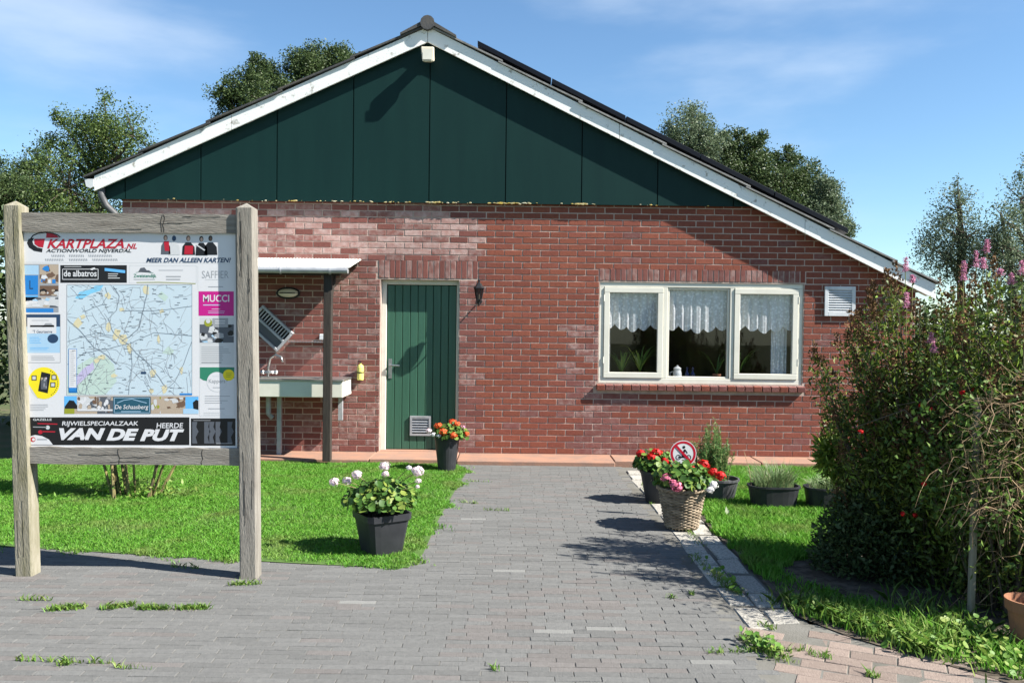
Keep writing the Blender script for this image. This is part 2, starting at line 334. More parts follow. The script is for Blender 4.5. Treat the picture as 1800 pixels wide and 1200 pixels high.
for (x, y, rw) in pav:
    k = 'paver'
    if any(abs(x - q.x) < .107 and abs(y - q.y) < .028 for q in PALE): k = 'paver_pale'
    elif random.random() < .10 + .25 * (math.sin(x * 2.1 + 1) * math.sin(y * 1.7) > .3): k = 'paver_warm'
    dz = random.gauss(0, .0009); a = random.gauss(0, .006); tx = random.gauss(0, .004); ty = random.gauss(0, .012)
    if x > 1.17:
        q = Matrix.Translation((x - .053, y, dz)) @ Matrix.Rotation(a, 4, 'Z'); rest.add([q @ Vector((v[0] * .495, v[1], v[2])) for v in pv], pf, 0)
    elif cnt < 300:
        o = bpy.data.objects.new('paver', pmesh[k]); C.objects.link(o); o.parent = path; o.location = (x, y, dz); o.rotation_euler = (ty, tx, a); cnt += 1
    else:
        q = Matrix.Translation((x, y, dz)) @ Matrix.Rotation(a, 4, 'Z') @ Matrix.Rotation(tx, 4, 'Y') @ Matrix.Rotation(ty, 4, 'X')
        rest.add([q @ Vector(v) for v in pv], pf, {'paver': 0, 'paver_warm': 1, 'paver_pale': 2}[k])
tag(rest.build('distant_pavers', [M['paver'], M['paver_warm'], M['paver_pale']], path), kind='stuff')
# kerb of washed-gravel stones in two rows, and pinkish paving at its near end
kerb = tag(MB().sheet([(1.262, 4.3), (1.64, 4.3), (1.60, SY0), (1.262, SY0)], -.009).build('kerb', M['sand']), kind='structure')
for col, (x0, wd) in enumerate(((1.275, .145), (1.44, .145))):
    y = 4.50 + col * .1
    while y < SY0 - .3:
        ln = random.uniform(.22, .46)
        v, f = chamfer_brick(wd, ln - .018, .03, .008); b = MB().add(v, f).build('kerb_stone', M['kerb'], kerb)
        b.location = (x0 + wd / 2 + random.gauss(0, .006), y + ln / 2, .003 + random.gauss(0, .004)); b.rotation_euler = (random.gauss(0, .012), random.gauss(0, .03), random.gauss(0, .03)); y += ln + random.uniform(0, .06)
pink = tag(MB().sheet([(1.262, 2.6), (3.0, 2.6), (2.3, 3.9), (1.9, 4.3), (1.262, 4.3)], -.005).build('pink_paving', M['sand']), kind='structure')
v, f = chamfer_brick(.208, .1, .03, .003); bm_ = MB().add(v, f); pkm = bm_.mesh('pink_paver'); pkm.materials.append(M['pink'])
for i in range(-8, 14):
    for j in range(-12, 14):
        u_ = i * .214 + (j % 2) * .107; w_ = j * .106; a = R(-24)
        x = 1.75 + u_ * math.cos(a) - w_ * math.sin(a); y = 3.8 + u_ * math.sin(a) + w_ * math.cos(a)
        if 1.33 < x < 2.9 and 3.1 < y < 4.45 and y < 4.52 - (x - 1.55) * .62:
            o = bpy.data.objects.new('pink_paver', pkm); C.objects.link(o); o.parent = pink; o.location = (x, y, random.gauss(0, .003)); o.rotation_euler = (random.gauss(0, .01), random.gauss(0, .01), a + random.gauss(0, .01))
# raised concrete strip along the wall, in poured bays
strip = thing('concrete_strip', (0, 9.9, 0), 'low terracotta coloured concrete strip along the foot of the brick wall', 'step')
xs = [SX0, -3.4, -1.62, -.62, 1.2, 2.9, 5.2]
for a, b in zip(xs[:-1], xs[1:]):
    MB().box(a + .004, b - .004, SY0 + (.0 if a < 1 else .12), YW + .02, -.05, .045 if a != -1.62 else .056).build('slab', M['slab'], strip, bevel=.008)

# ------------------------------------------------------------------ the house
house = thing('brick_house', (0, YW, 0), 'single storey red brick house with dark green gable cladding and white barge boards', 'house')
XR, ZR = -1.04, 4.93             # ridge: lower edge of the barge boards meets here
KL, KR = .4576, .4886            # roof slopes
XL, XE = -4.71, 4.86             # left and right ends of the brick wall
ZB = 3.06                        # top of brickwork under the cladding
def rake(x): return ZR - (KL * (XR - x) if x < XR else KR * (x - XR))
DO = (-1.59, -.645, .05, 2.13)   # door opening
WO = (1.05, 3.51, .915, 2.13)    # window opening
# mortar body of the front wall in pieces round the openings
fw = MB()
def pane_wall(x0, x1, z0, z1):
    if x1 <= x0 or z1 <= z0: return
    fw.box(x0, x1, YW + .0035, YW + .24, z0, z1)
zt = 2.13
pane_wall(XL, DO[0], 0, ZB); pane_wall(DO[0], DO[1], DO[3], ZB); pane_wall(DO[1], WO[0], 0, ZB)
pane_wall(WO[0], WO[1], 0, WO[2]); pane_wall(WO[0], 2.78, WO[3], ZB)
fw.prism([(2.78, WO[3]), (WO[1], WO[3]), (WO[1], rake(WO[1]) + .1), (2.78, ZB)], YW + .0035, YW + .24)
fw.prism([(WO[1], 0), (XE, 0), (XE, rake(XE) + .1), (WO[1], rake(WO[1]) + .1)], YW + .0035, YW + .24)
wall = fw.build('front_wall', M['mortar'], house)
# bricks
bricks = []
PX, PZ = .2195, .0745
soldier = [(-1.62, -.42, 2.148, 2.362), (1.04, 3.53, 2.148, 2.295)]
sillz = (1.02, 3.54, .825, .915)
holes = [DO, WO, *soldier, sillz]
nrow = int((ZB - .05) / PZ) + 1
for r_ in range(nrow):
    z0 = .052 + r_ * PZ; z1 = min(z0 + PZ - .0120, ZB - .004)
    if z1 - z0 < .02: continue
    x = XL + (-.5 * PX if r_ % 2 else 0)
    while x < XE:
        segs = [(max(x, XL), min(x + PX - .0120, XE))]
        for h in holes:
            if z1 > h[2] + .012 and z0 < h[3] - .012:
                ns = []
                for a, b in segs:
                    if b <= h[0] or a >= h[1]: ns.append((a, b)); continue
                    if a < h[0] - .03: ns.append((a, h[0] - .009))
                    if b > h[1] + .03: ns.append((h[1] + .009, b))
                segs = ns
        for a, b in segs:
            if b - a > .03 and rake(b) + .17 > z1: bricks.append((a, b, z0, z1))
        x += PX
def brick_kind(x, z):
    n = random.random(); wv = math.sin(x * 3.1 + z * 1.3) + math.sin(x * 1.3 - z * 4.1)
    if x < -.36:
        if 2.40 < z < 2.92: return 'b_bleach' if n < .62 else ('b_white' if n < .85 else 'b_pink')
        if x > -2.25: return 'b_white' if n < .38 + .12 * wv else ('b_pink' if n < .9 else 'b_purp')
        return 'b_white' if n < .2 else 'b_pink'
    if .62 < x < 1.1 and .45 < z < 1.6: return 'b_white' if n < .42 else ('b_purp' if n < .75 else 'b_red')
    if .75 < x < 1.75 and z < .86: return 'b_purp' if n < .62 else ('b_white' if n < .70 else 'b_red')
    if x < .95: return 'b_org' if n < .55 else ('b_red' if n < .985 else 'b_purp')
    return 'b_red' if n < .72 else ('b_org' if n < .985 else 'b_purp')
BKS = ['b_red', 'b_org', 'b_pink', 'b_white', 'b_purp', 'b_bleach']
def brick_geo(a, b, z0, z1, c=.0025, d=.02):
    # front face towards -y, local origin at centre of the front
    hx, hz = (b - a) / 2, (z1 - z0) / 2
    v = [(-hx, d, -hz), (hx, d, -hz), (hx, d, hz), (-hx, d, hz), (-hx, c, -hz), (hx, c, -hz), (hx, c, hz), (-hx, c, hz), (-hx + c, 0, -hz + c), (hx - c, 0, -hz + c), (hx - c, 0, hz - c), (-hx + c, 0, hz - c)]
    f = [(8, 9, 10, 11)] + [(i, (i + 1) % 4, (i + 1) % 4 + 4, i + 4) for i in range(4)] + [(i + 4, (i + 1) % 4 + 4, (i + 1) % 4 + 8, i + 8) for i in range(4)]
    return v, f
bmesh_full = {}
for k in BKS:
    v, f = brick_geo(0, PX - .0120, 0, PZ - .0120); me = MB().add(v, f).mesh('brick'); me.materials.append(M[k]); bmesh_full[k] = me
def pickscore(b):   # whole bricks in plain view between the door and the shrub
    x, z = (b[0] + b[1]) / 2, (b[2] + b[3]) / 2
    full = abs((b[1] - b[0]) - (PX - .0120)) < 1e-4 and abs((b[3] - b[2]) - (PZ - .0120)) < 1e-4
    return (not full) * 100 + (abs(x - .2) + .6 * abs(z - 1.5))
bricks.sort(key=pickscore)
rest = MB(); cnt = 0
for (a, b, z0, z1) in bricks:
    x, z = (a + b) / 2, (z0 + z1) / 2; k = brick_kind(x, z); dy = -abs(random.gauss(0, .001)); rz = random.gauss(0, .006); rx = random.gauss(0, .008); ry = random.gauss(0, .004)
    q = Matrix.Translation((x + random.gauss(0, .0012), YW + dy, z + random.gauss(0, .0009))) @ Matrix.Rotation(ry, 4, 'Y') @ Matrix.Rotation(rz, 4, 'Z') @ Matrix.Rotation(rx, 4, 'X')
    if cnt < 300:
        o = bpy.data.objects.new('brick', bmesh_full[k]); C.objects.link(o); o.matrix_world = q; o.parent = wall; cnt += 1
    else:
        v, f = brick_geo(a, b, z0, z1); rest.add([q @ Vector(p) for p in v], f, BKS.index(k))
tag(rest.build('brickwork', [M[k] for k in BKS], wall), kind='stuff')
for s_i, (x0, x1, z0, z1) in enumerate(soldier):
    n = round((x1 - x0) / .0655); wd = (x1 - x0) / n
    v, f = brick_geo(0, wd - .011, z0, z1 - .004)
    for i in range(n):
        k = 'b_white' if random.random() < .5 else ('b_pink' if s_i == 0 else random.choice(['b_purp', 'b_red', 'b_pink']))
        me = MB().add(v, f).build('lintel_brick', M[k], wall); me.location = (x0 + (i + .5) * wd, YW + random.gauss(-.001, .001), (z0 + z1) / 2); me.rotation_euler = (random.gauss(0, .005), random.gauss(0, .008), random.gauss(0, .01))
n = 24; wd = (3.54 - 1.02) / n
for i in range(n):
    o = MB().box(-wd / 2 + .005, wd / 2 - .005, -.07, .17, -.032, .032).build('sill_brick', M['b_purp'] if i % 3 else M['b_red'], wall, bevel=.004)
    o.location = (1.02 + (i + .5) * wd, YW + .01, .868 + random.gauss(0, .001)); o.rotation_euler = (R(6), random.gauss(0, .006), 0)
MB().box(1.03, 3.53, YW - .03, YW + .15, .852, .884).build('sill_mortar', M['mortar'], wall)
# cladding panels of the gable, each cut to the roof line
YC = YW - .058
JX = [-4.95, -4.65, -3.745, -2.835, -1.925, -1.015, -.10, .81, 1.72, 2.63, 2.95]
for a, b in zip(JX[:-1], JX[1:]):
    a2, b2 = a + .006, b - .006
    top = [(b2, max(rake(b2) + .10, ZB + .02)), (a2, max(rake(a2) + .10, ZB + .02))]
    if a2 < XR < b2: top = [top[0], (XR, ZR + .1), top[1]]
    MB().prism([(a2, ZB - .012), (b2, ZB - .012)] + top, YC, YC + .018).build('gable_panel', M['cladding'], house)
top = [(2.9, rake(2.9) + .08), (XR, ZR + .08), (-4.95, rake(-4.95) + .08)]
MB().prism([(-4.7, ZB), (2.78, ZB)] + top, YC + .024, YW + .2).build('gable_backing', M['joint'], house)
# lichen and dirt along the foot of the panels
lm = MB()
for i in range(190):
    x = random.choice([random.gauss(-1.9, .8), random.uniform(-4.6, 2.5), random.gauss(-.95, .05), random.gauss(-.05, .12), random.gauss(.8, .05)])
    if -4.65 < x < 2.6: r0 = random.uniform(.004, .013); lm.ball((x, YC - .001, ZB - .006 + random.gauss(0, .004)), r0, 6, 4, sc=(1.6, .5, .7))
M['lichen'] = mat('yellow_lichen', (.42, .30, .06), (.38, .36, .27), 9, rough=1, isl=.3)
tag(lm.build('lichen', M['lichen'], house), kind='stuff')
# roof: overlapping sheets on each slope, barge boards, ridge cap
YB = YC - .085                   # front of the barge boards
YF = YB - .030                   # roof edge stands proud of the boards
YBK = YW + 11
roof = thing('roof_parent', (0, 0, 0), '', ''); bpy.data.objects.remove(roof)
def slope_pt(x, dz): return (x, rake(x) + dz)
HB = .192                        # upright height of barge board
rf = MB()
rf.prism([slope_pt(-5.02, HB - .10), (XR, ZR + HB - .10), (XR, ZR + HB - .02), slope_pt(-5.02, HB - .02)], YB + .03, YBK)
rf.prism([(XR, ZR + HB - .10), slope_pt(5.02, HB - .10), slope_pt(5.02, HB - .02), (XR, ZR + HB - .02)], YB + .03, YBK)
roof = rf.build('roof', M['roof'], house)
def sheets(xs_, m, th, steep):
    for i, (a, b) in enumerate(zip(xs_[:-1], xs_[1:])):
        # each sheet lies a little steeper than the slope and laps the one below
        sgn = 1 if b > a else -1
        za, zb = rake(a) + HB - .012, rake(b + sgn * .05) + HB - .012 + steep
        poly = [(a, za), (b + sgn * .05, zb), (b + sgn * .05, zb + th), (a, za + th)]
        if sgn < 0: poly = [poly[1], poly[0], poly[3], poly[2]]
        MB().prism(poly, YF + random.uniform(-.006, .004), YBK).build('roof_sheet', m, roof)
sheets([XR, -1.9, -2.75, -3.6, -4.4, -5.05], M['roof'], .022, .028)
sheets([XR, -.2, .75, 1.75, 2.75, 3.75, 4.5, 5.03], M['roof_grey'], .02, .026)
def barge(a, b, parent=roof):
    lo, hi = min(a, b), max(a, b)
    MB().prism([slope_pt(lo, 0), slope_pt(hi, 0), slope_pt(hi, HB - .014), slope_pt(lo, HB - .014)], YB, YB + .022).build('barge_board', M['barge'], parent, bevel=.002)
for a, b in ((-4.98, -3.36), (-3.355, XR - .003), (XR + .003, 1.24), (1.245, 3.46), (3.465, 5.03)): barge(a, b)
sf = MB()      # soffit strips between barge and cladding
sf.prism([slope_pt(-4.96, .03), (XR, ZR + .03), (XR, ZR + .06), slope_pt(-4.96, .06)], YB + .022, YC + .03)
sf.prism([(XR, ZR + .03), slope_pt(5.0, .03), slope_pt(5.0, .06), (XR, ZR + .06)], YB + .022, YW + .05)
sf.build('soffit', M['fascia_grey'], roof)
rc = MB()
for i in range(30):
    y0 = YF - .03 + i * .38
    rc.tube([(XR, y0, ZR + HB + .02), (XR, y0 + .41, ZR + HB + .012)], [.085, .075], 12)
rc.build('ridge_cap', M['roof'], roof, smooth=False)
rl = MB().prism([slope_pt(XR - .32, HB + .02), (XR, ZR + HB + .02), (XR + .34, rake(XR + .34) + HB + .02), (XR + .34, rake(XR + .34) + HB + .045), (XR, ZR + HB + .075), slope_pt(XR - .32, HB + .045)], YF - .018, YBK)
rl.build('ridge_flashing', M['roof'], roof)
# gutter and downpipe at the left eave
gz = rake(-5.02) + .10
MB().prism([(-5.09, gz + .06), (-5.07, gz - .03), (-5.02, gz - .05), (-4.985, gz - .03), (-4.985, gz + .06)], YB - .01, YBK).build('gutter', M['plastic_white'], house)
MB().tube([(-4.92, YB + .06, gz - .03), (-4.92, YB + .06, gz - .13), (-4.88, YB + .09, gz - .24), (-4.79, YB + .12, gz - .33), (-4.77, YB + .13, gz - .5), (-4.77, YB + .13, .1)], .042, 10).build('downpipe', M['pot_grey'], house, smooth=True)
# other walls and the room behind the window
ow = MB()
ow.box(XL, XL + .2, YW + .24, YBK - .1, 0, 3.2); ow.box(XE - .2, XE, YW + .24, YBK - .1, 0, 2.0); ow.box(XL + .2, XE - .2, YBK - .3, YBK - .1, 0, 2.0)
ow.prism([(XL + .2, 2.0), (XE - .2, 2.0), (XE - .2, rake(XE) + .05), (XR, ZR + .05), (XL + .2, rake(XL) + .05)], YBK - .3, YBK - .1)
ow.build('outer_wall', M['b_red'], house)
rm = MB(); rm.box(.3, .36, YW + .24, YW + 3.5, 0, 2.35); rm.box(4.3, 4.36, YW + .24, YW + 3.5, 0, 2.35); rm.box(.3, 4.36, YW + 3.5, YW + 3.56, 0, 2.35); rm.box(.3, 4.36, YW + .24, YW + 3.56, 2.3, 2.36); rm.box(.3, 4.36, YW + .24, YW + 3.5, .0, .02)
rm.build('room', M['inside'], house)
MB().box(1.06, 3.50, YW + .15, YW + .44, .885, .918).build('inner_sill', M['cream'], house)

# door
door = MB().box(DO[0] + .05, DO[1] - .03, YW + 0.1400, YW + 0.1750, .06, DO[3] - .05).build('door', M['joint'], house)
fr = MB(); fr.box(DO[0], DO[0] + .058, YW + 0.0950, YW + 0.1950, .05, DO[3]); fr.box(DO[1] - .034, DO[1], YW + 0.0950, YW + 0.1950, .05, DO[3]); fr.box(DO[0] + .058, DO[1] - .034, YW + 0.0950, YW + 0.1950, DO[3] - .055, DO[3])
fr.build('door_frame', M['cream'], house, bevel=.004)
MB().box(DO[0] - .01, DO[1] + .01, YW + 0.0350, YW + 0.1950, .03, .062).build('threshold', M['slab'], house, bevel=.006)
x0, x1 = DO[0] + .062, DO[1] - .038; npk = 9; pw = (x1 - x0) / npk
for i in range(npk):
    MB().box(x0 + i * pw + .003, x0 + (i + 1) * pw - .003, YW + 0.1250, YW + 0.1470, .068, DO[3] - .062).build('plank', M['door'], door, bevel=.004)
hd = MB(); hx = DO[0] + .105; hd.box(hx - .022, hx + .022, YW + 0.1150, YW + 0.1245, .93, 1.17)
hd.tube([(hx, YW + 0.1200, 1.09), (hx, YW + 0.0700, 1.09), (hx + .03, YW + 0.0650, 1.09), (hx + .12, YW + 0.0650, 1.088)], .011, 8)
hd.tube([(hx, YW + 0.1200, .98), (hx, YW + 0.1030, .98)], .014, 10)
hd.build('door_handle', M['steel'], door, smooth=False)
vg = MB(); vx0, vx1, vz0, vz1 = -1.235, -.98, .235, .475
vg.box(vx0, vx0 + .025, YW + 0.1030, YW + 0.1245, vz0, vz1); vg.box(vx1 - .025, vx1, YW + 0.1030, YW + 0.1245, vz0, vz1); vg.box(vx0 + .025, vx1 - .025, YW + 0.1030, YW + 0.1245, vz1 - .025, vz1); vg.box(vx0 + .025, vx1 - .025, YW + 0.1030, YW + 0.1245, vz0, vz0 + .025)
for i in range(6):
    z = vz0 + .045 + i * .031; vg.add([(vx0 + .025, YW + 0.1050, z), (vx1 - .025, YW + 0.1050, z), (vx1 - .025, YW + 0.1220, z + .02), (vx0 + .025, YW + 0.1220, z + .02)], [(0, 1, 2, 3)])
vg.add([(vx0, YW + 0.1235, vz0), (vx1, YW + 0.1235, vz0), (vx1, YW + 0.1235, vz1), (vx0, YW + 0.1235, vz1)], [(0, 1, 2, 3)], 1)
vg.build('vent_grille', [M['galv'], M['dark']], door)

# window: outer frame, two opening sashes, fixed centre light
win = MB(); yf0, yf1 = YW + .015, YW + .11
win.box(WO[0], WO[1], yf0, yf1, WO[2] + .0, WO[2] + .06); win.box(WO[0], WO[1], yf0, yf1, WO[3] - .055, WO[3])
for a, b in ((WO[0], WO[0] + .055), (1.825, 1.875), (2.63, 2.68), (WO[1] - .055, WO[1])): win.box(a, b, yf0 + .001, yf1, WO[2] + .06, WO[3] - .055)
window = win.build('window', M['cream'], house, bevel=.004)
def sash(a, b, z0, z1, t, y0):
    s = MB(); s.box(a, b, y0, y0 + .06, z0, z0 + t); s.box(a, b, y0, y0 + .06, z1 - t, z1); s.box(a, a + t, y0 + .001, y0 + .06, z0 + t, z1 - t); s.box(b - t, b, y0 + .001, y0 + .06, z0 + t, z1 - t)
    s.build('sash', M['cream'], window, bevel=.004)
    MB().box(a + t - .005, b - t + .005, y0 + .03, y0 + .034, z0 + t - .005, z1 - t + .005).build('pane', M['glass'], window)
zz = (WO[2] + .063, WO[3] - .058)
sash(WO[0] + .058, 1.822, *zz, .066, YW + .003); sash(2.683, WO[1] - .058, *zz, .066, YW + .003); sash(1.878, 2.627, zz[0], zz[1], .022, YW + .03)
hg = MB()
for z in (1.15, 1.9): hg.tube([(WO[0] + .056, YW + .008, z), (WO[0] + .056, YW + .008, z + .08)], .008, 8); hg.tube([(WO[1] - .056, YW + .008, z), (WO[1] - .056, YW + .008, z + .08)], .008, 8)
hg.build('hinges', M['cream'], window)
# white louvred vent in the wall
wv = MB().box(3.76, 4.12, YW - .008, YW + .004, 1.757, 2.105).build('wall_vent', M['plastic_white'], house)
fr = MB(); fr.box(3.755, 3.80, YW - .035, YW - .009, 1.752, 2.11); fr.box(4.08, 4.125, YW - .035, YW - .009, 1.752, 2.11); fr.box(3.80, 4.08, YW - .035, YW - .009, 1.752, 1.80); fr.box(3.80, 4.08, YW - .035, YW - .009, 2.065, 2.11)
fr.build('vent_frame', M['plastic_white'], wv, bevel=.003)
for i in range(9):
    z = 1.803 + i * .0293
    MB().add([(3.80, YW - .034, z), (4.08, YW - .034, z), (4.08, YW - .012, z + .022), (3.80, YW - .012, z + .022), (3.80, YW - .034, z + .004), (4.08, YW - .034, z + .004), (4.08, YW - .012, z + .026), (3.80, YW - .012, z + .026)],
             [(0, 1, 5, 4), (4, 5, 6, 7), (3, 2, 1, 0), (2, 3, 7, 6)]).build('slat', M['plastic_white'], wv)

# solar panels on the right slope
solar_lab = ['topmost black solar panel nearest the ridge', 'second black solar panel down from the ridge', 'middle black solar panel of five on the right roof slope', 'fourth black solar panel down from the ridge', 'lowest black solar panel nearest the right eave']
xa, xb = -.46, 4.03; ps = (xb - xa) / 5
for i in range(5):
    a, b = xa + i * ps + .006, xa + (i + 1) * ps - .006; dz = HB + .10
    t = thing('solar_panel', (a, YW + .4, rake(a) + dz), solar_lab[i], 'solar panel', 'solar panels on the roof')
    MB().prism([slope_pt(a, dz), slope_pt(b, dz), slope_pt(b, dz + .06), slope_pt(a, dz + .06)], YW - .02, YW + 1.75).build('frame', M['solar_frame'], t, bevel=.003)
    MB().prism([slope_pt(a + .02, dz + .061), slope_pt(b - .02, dz + .061), slope_pt(b - .02, dz + .064), slope_pt(a + .02, dz + .064)], YW + .0, YW + 1.73).build('glass', M['solar'], t)
    rl = MB(); 
    for yy in (YW + .5, YW + 1.35): rl.prism([slope_pt(a, HB + .0), slope_pt(b, HB + .0), slope_pt(b, dz - .001), slope_pt(a, dz - .001)], yy, yy + .04)
    rl.build('mounting_rail', M['galv'], t)

# ------------------------------------------------------------------ fittings on the wall
fl = thing('floodlight', (XR - .0, YC, 4.7), 'small cream floodlight at the peak of the gable', 'floodlight')
c = U(753, 101, Y=YC - .1)
MB().bar((c.x, YC - .002, c.z + .05), (c.x, YC - .14, c.z + .04), .10, .09, up=(1, 0, 0)).build('bracket', M['cream'], fl)
b = MB(); b.add([(c.x - .085, YC - .19, c.z + .10), (c.x + .075, YC - .19, c.z + .10), (c.x + .085, YC - .21, c.z - .085), (c.x - .06, YC - .21, c.z - .085), (c.x - .07, YC - .11, c.z + .09), (c.x + .065, YC - .11, c.z + .09), (c.x + .06, YC - .13, c.z - .07), (c.x - .045, YC - .13, c.z - .07)],
                [(3, 2, 1, 0), (4, 5, 6, 7), (0, 1, 5, 4), (1, 2, 6, 5), (2, 3, 7, 6), (3, 0, 4, 7)])
b.build('housing', M['opal'], fl, bevel=.012)
MB().box(c.x - .055, c.x + .055, YC - .216, YC - .211, c.z - .06, c.z + .06).build('lens', M['cream'], fl)

def lantern():
    x, z = -.40, 1.90; yb = YW - .005
    t = thing('wall_lantern', (x, YW, z), 'black coach lantern on the wall to the right of the green door', 'lantern')
    MB().lathe([(.0, 0), (.035, .0), (.035, .006), (0, .012)], (0, 0, 0), 10).build('back_plate', M['black'], t).matrix_basis = Matrix.Translation((x, YW, z - .02)) @ Matrix.Rotation(R(90), 4, 'X')
    MB().tube([(x, yb, z - .02), (x, yb - .05, z - .05), (x, yb - .10, z - .075), (x, yb - .13, z - .06), (x, yb - .135, z - .03)], .008, 6).build('arm', M['black'], t)
    cx, cy = x, yb - .135
    MB().lathe([(.0, -.03), (.022, -.03), (.034, -.01), (.034, 0), (0, 0)], (cx, cy, z), 6).build('base', M['black'], t)
    MB().lathe([(.030, 0), (.052, .13)], (cx, cy, z), 6).build('pane', M['lamp_glass'], t)
    s = MB()
    for i in range(6):
        a = R(60 * i); s.bar((cx + .031 * math.cos(a), cy + .031 * math.sin(a), z), (cx + .054 * math.cos(a), cy + .054 * math.sin(a), z + .13), .009, .009, up=(math.cos(a + .6), math.sin(a + .6), 0))
    s.build('cage', M['black'], t)
    MB().lathe([(.068, .13), (.066, .138), (.04, .165), (.030, .185), (.016, .195), (.012, .21), (.017, .222), (.004, .245), (0, .246)], (cx, cy, z), 6).build('roof', M['black'], t)
    MB().tube([(cx, cy, z), (cx, cy, z + .06)], .01, 6).build('bulb', M['opal'], t)
lantern()
# soap dispenser
p = U(635, 652, Y=YW); t = thing('soap_bottle', (p.x, YW, p.z - .11), 'pale yellow bottle in a wall holder left of the green door', 'bottle')
M['yell'] = mat('pale_yellow_plastic', (.72, .66, .18), rough=.4)
yb = YW - .055
MB().lathe([(0, -.105), (.036, -.105), (.04, -.095), (.04, .05), (.03, .075), (.014, .08), (.014, .095), (0, .095)], (p.x, yb, p.z), 14).build('bottle', M['yell'], t, smooth=False)
MB().lathe([(.0415, .0), (.0435, .002), (.0435, .012), (.0415, .014)], (p.x, yb, p.z - .02), 14).build('band', M['dark'], t)
MB().tube([(p.x, yb, p.z + .095), (p.x, yb, p.z + .118), (p.x - .03, yb - .01, p.z + .12)], .007, 6).build('pump', M['black'], t)
MB().box(p.x - .03, p.x + .03, YW - .02, YW - .004, p.z - .1, p.z + .03).build('holder', M['yell'], t)
# socket, oval bulkhead lamp, folding rack, drying pegs under the shelter
p = U(507, 515, Y=YW); t = thing('bulkhead_lamp', (p.x, YW, p.z), 'oval bulkhead lamp with a dark band above the outdoor sink', 'lamp')
MB().ball((p.x, YW - .01, p.z), .125, 18, 10, sc=(1, .5, .42)).build('glass', M['opal'], t, smooth=True)
MB().tube([(p.x + .135 * math.cos(a), YW - .012, p.z + .062 * math.sin(a)) for a in np.linspace(0, 2 * math.pi, 25)], .012, 6, cap=False).build('rim', M['black'], t)
MB().tube([(p.x - .12, YW - .02, p.z), (p.x - .06, YW - .072, p.z), (p.x + .06, YW - .072, p.z), (p.x + .12, YW - .02, p.z)], .008, 6).build('band', M['black'], t)
p = U(477, 577, Y=YW); t = thing('slatted_rack', (p.x, YW, p.z), 'grey slatted folding rack hanging askew above the outdoor sink', 'rack')
rot = Matrix.Translation((p.x, YW - .05, p.z)) @ Matrix.Rotation(R(42), 4, 'Y')
def rbox(name, m, *bs):
    q = MB()
    for b in bs: q.box(*b)
    q.v = [tuple(rot @ Vector(v)) for v in q.v]; return q.build(name, m, t, bevel=.003)
rbox('rack_frame', M['galv'], (-.25, .25, -.03, .03, .12, .15), (-.25, .25, -.03, .03, -.15, -.12), (-.25, -.22, -.03, .03, -.12, .12), (.22, .25, -.03, .03, -.12, .12), (-.22, .22, -.028, .028, -.02, .01))
M['greydk'] = mat('dark_grey_board', (.10, .105, .115), rough=.6)
rbox('rack_board', M['greydk'], (-.22, .22, .0, .02, -.12, -.02))
rbox('rack_back', M['dark'], (-.22, .22, .02, .028, .01, .12))
for i in range(11): rbox('slat', M['galv'], (-.20 + i * .038, -.186 + i * .038, -.02, .012, .012, .118))
t = thing('peg_rack', (U(545, 601, Y=YW).x, YW, 1.3), 'thin wall rail with a row of projecting wires above the outdoor sink', 'rack')
a, b = U(512, 601, Y=YW), U(577, 602, Y=YW)
MB().bar((a.x, YW - .012, a.z), (b.x, YW - .012, b.z), .014, .012, up=(0, 1, 0)).build('rail', M['wood_dark'], t)
for i in range(13):
    x = a.x + (b.x - a.x) * (i + .5) / 13; MB().tube([(x, YW - .005, a.z), (x, YW - .19, a.z + .01)], .0075, 6).build('peg', M['steel'], t)
p = U(567, 592, Y=YW); MBs = MB().box(p.x - .035, p.x + .035, YW - .03, YW - .004, p.z - .035, p.z + .035)
tag(MBs.build('wall_socket', M['plastic_white'], None, bevel=.008), 'small white socket on the wall beside the shelter post', 'socket')

# wash shelter with corrugated roof
sh = thing('wash_shelter', (-2.7, 9.7, 0), 'small lean-to shelter with white corrugated roof and one dark post over the sink', 'shelter')
xl, xr = -4.3, -1.82; zb, zf, yf = 2.37, 2.235, YW - .72
cs = MB(); n = 330; vv = []; ff = []
for lay, dz in ((0, 0), (1, -.006)):
    for i in range(n + 1):
        x = xl + (xr - xl) * i / n; wv_ = .0045 * math.sin(i * 2 * math.pi / 5)
        vv += [(x, YW - .0, zb + wv_ + dz), (x, yf - .05, zf - .012 + wv_ + dz)]
for i in range(n): ff += [(2 * i, 2 * i + 1, 2 * i + 3, 2 * i + 2)]
o_ = 2 * (n + 1)
for i in range(n): ff += [(o_ + 2 * i, o_ + 2 * i + 2, o_ + 2 * i + 3, o_ + 2 * i + 1), (2 * i + 1, o_ + 2 * i + 1, o_ + 2 * i + 3, 2 * i + 3)]
cs.add(vv, ff); M['corr'] = mat('white_corrugated_sheet', (.80, .80, .77), (.68, .66, .6), 4, rough=.6)
cs.build('roof_sheet', M['corr'], sh)
fm = MB(); fm.bar((xl + .05, yf + .02, zf - .06), (xr - .12, yf + .02, zf - .06), .05, .09, up=(0, 0, 1)); fm.bar((xr - .14, YW - .0, zb - .06), (xr - .14, yf + .05, zf - .055), .05, .07, up=(0, 0, 1)); fm.bar((xl + .14, YW - .0, zb - .06), (xl + .14, yf + .05, zf - .055), .05, .07, up=(0, 0, 1)); fm.bar((xl + .05, YW - .03, zb - .06), (xr - .05, YW - .03, zb - .06), .05, .06, up=(0, 0, 1))
fm.build('roof_frame', M['wood_dark'], sh)
MB().tube([(xl, yf - .045, zf - .055), (xr - .02, yf - .045, zf - .05)], .036, 12).build('gutter', M['galv'], sh, smooth=False)
gb = MB()
for x in (-3.2, -2.6, -2.05): gb.tube([(x, yf - .045, zf - .055), (x + .018, yf - .045, zf - .055)], .043, 12)
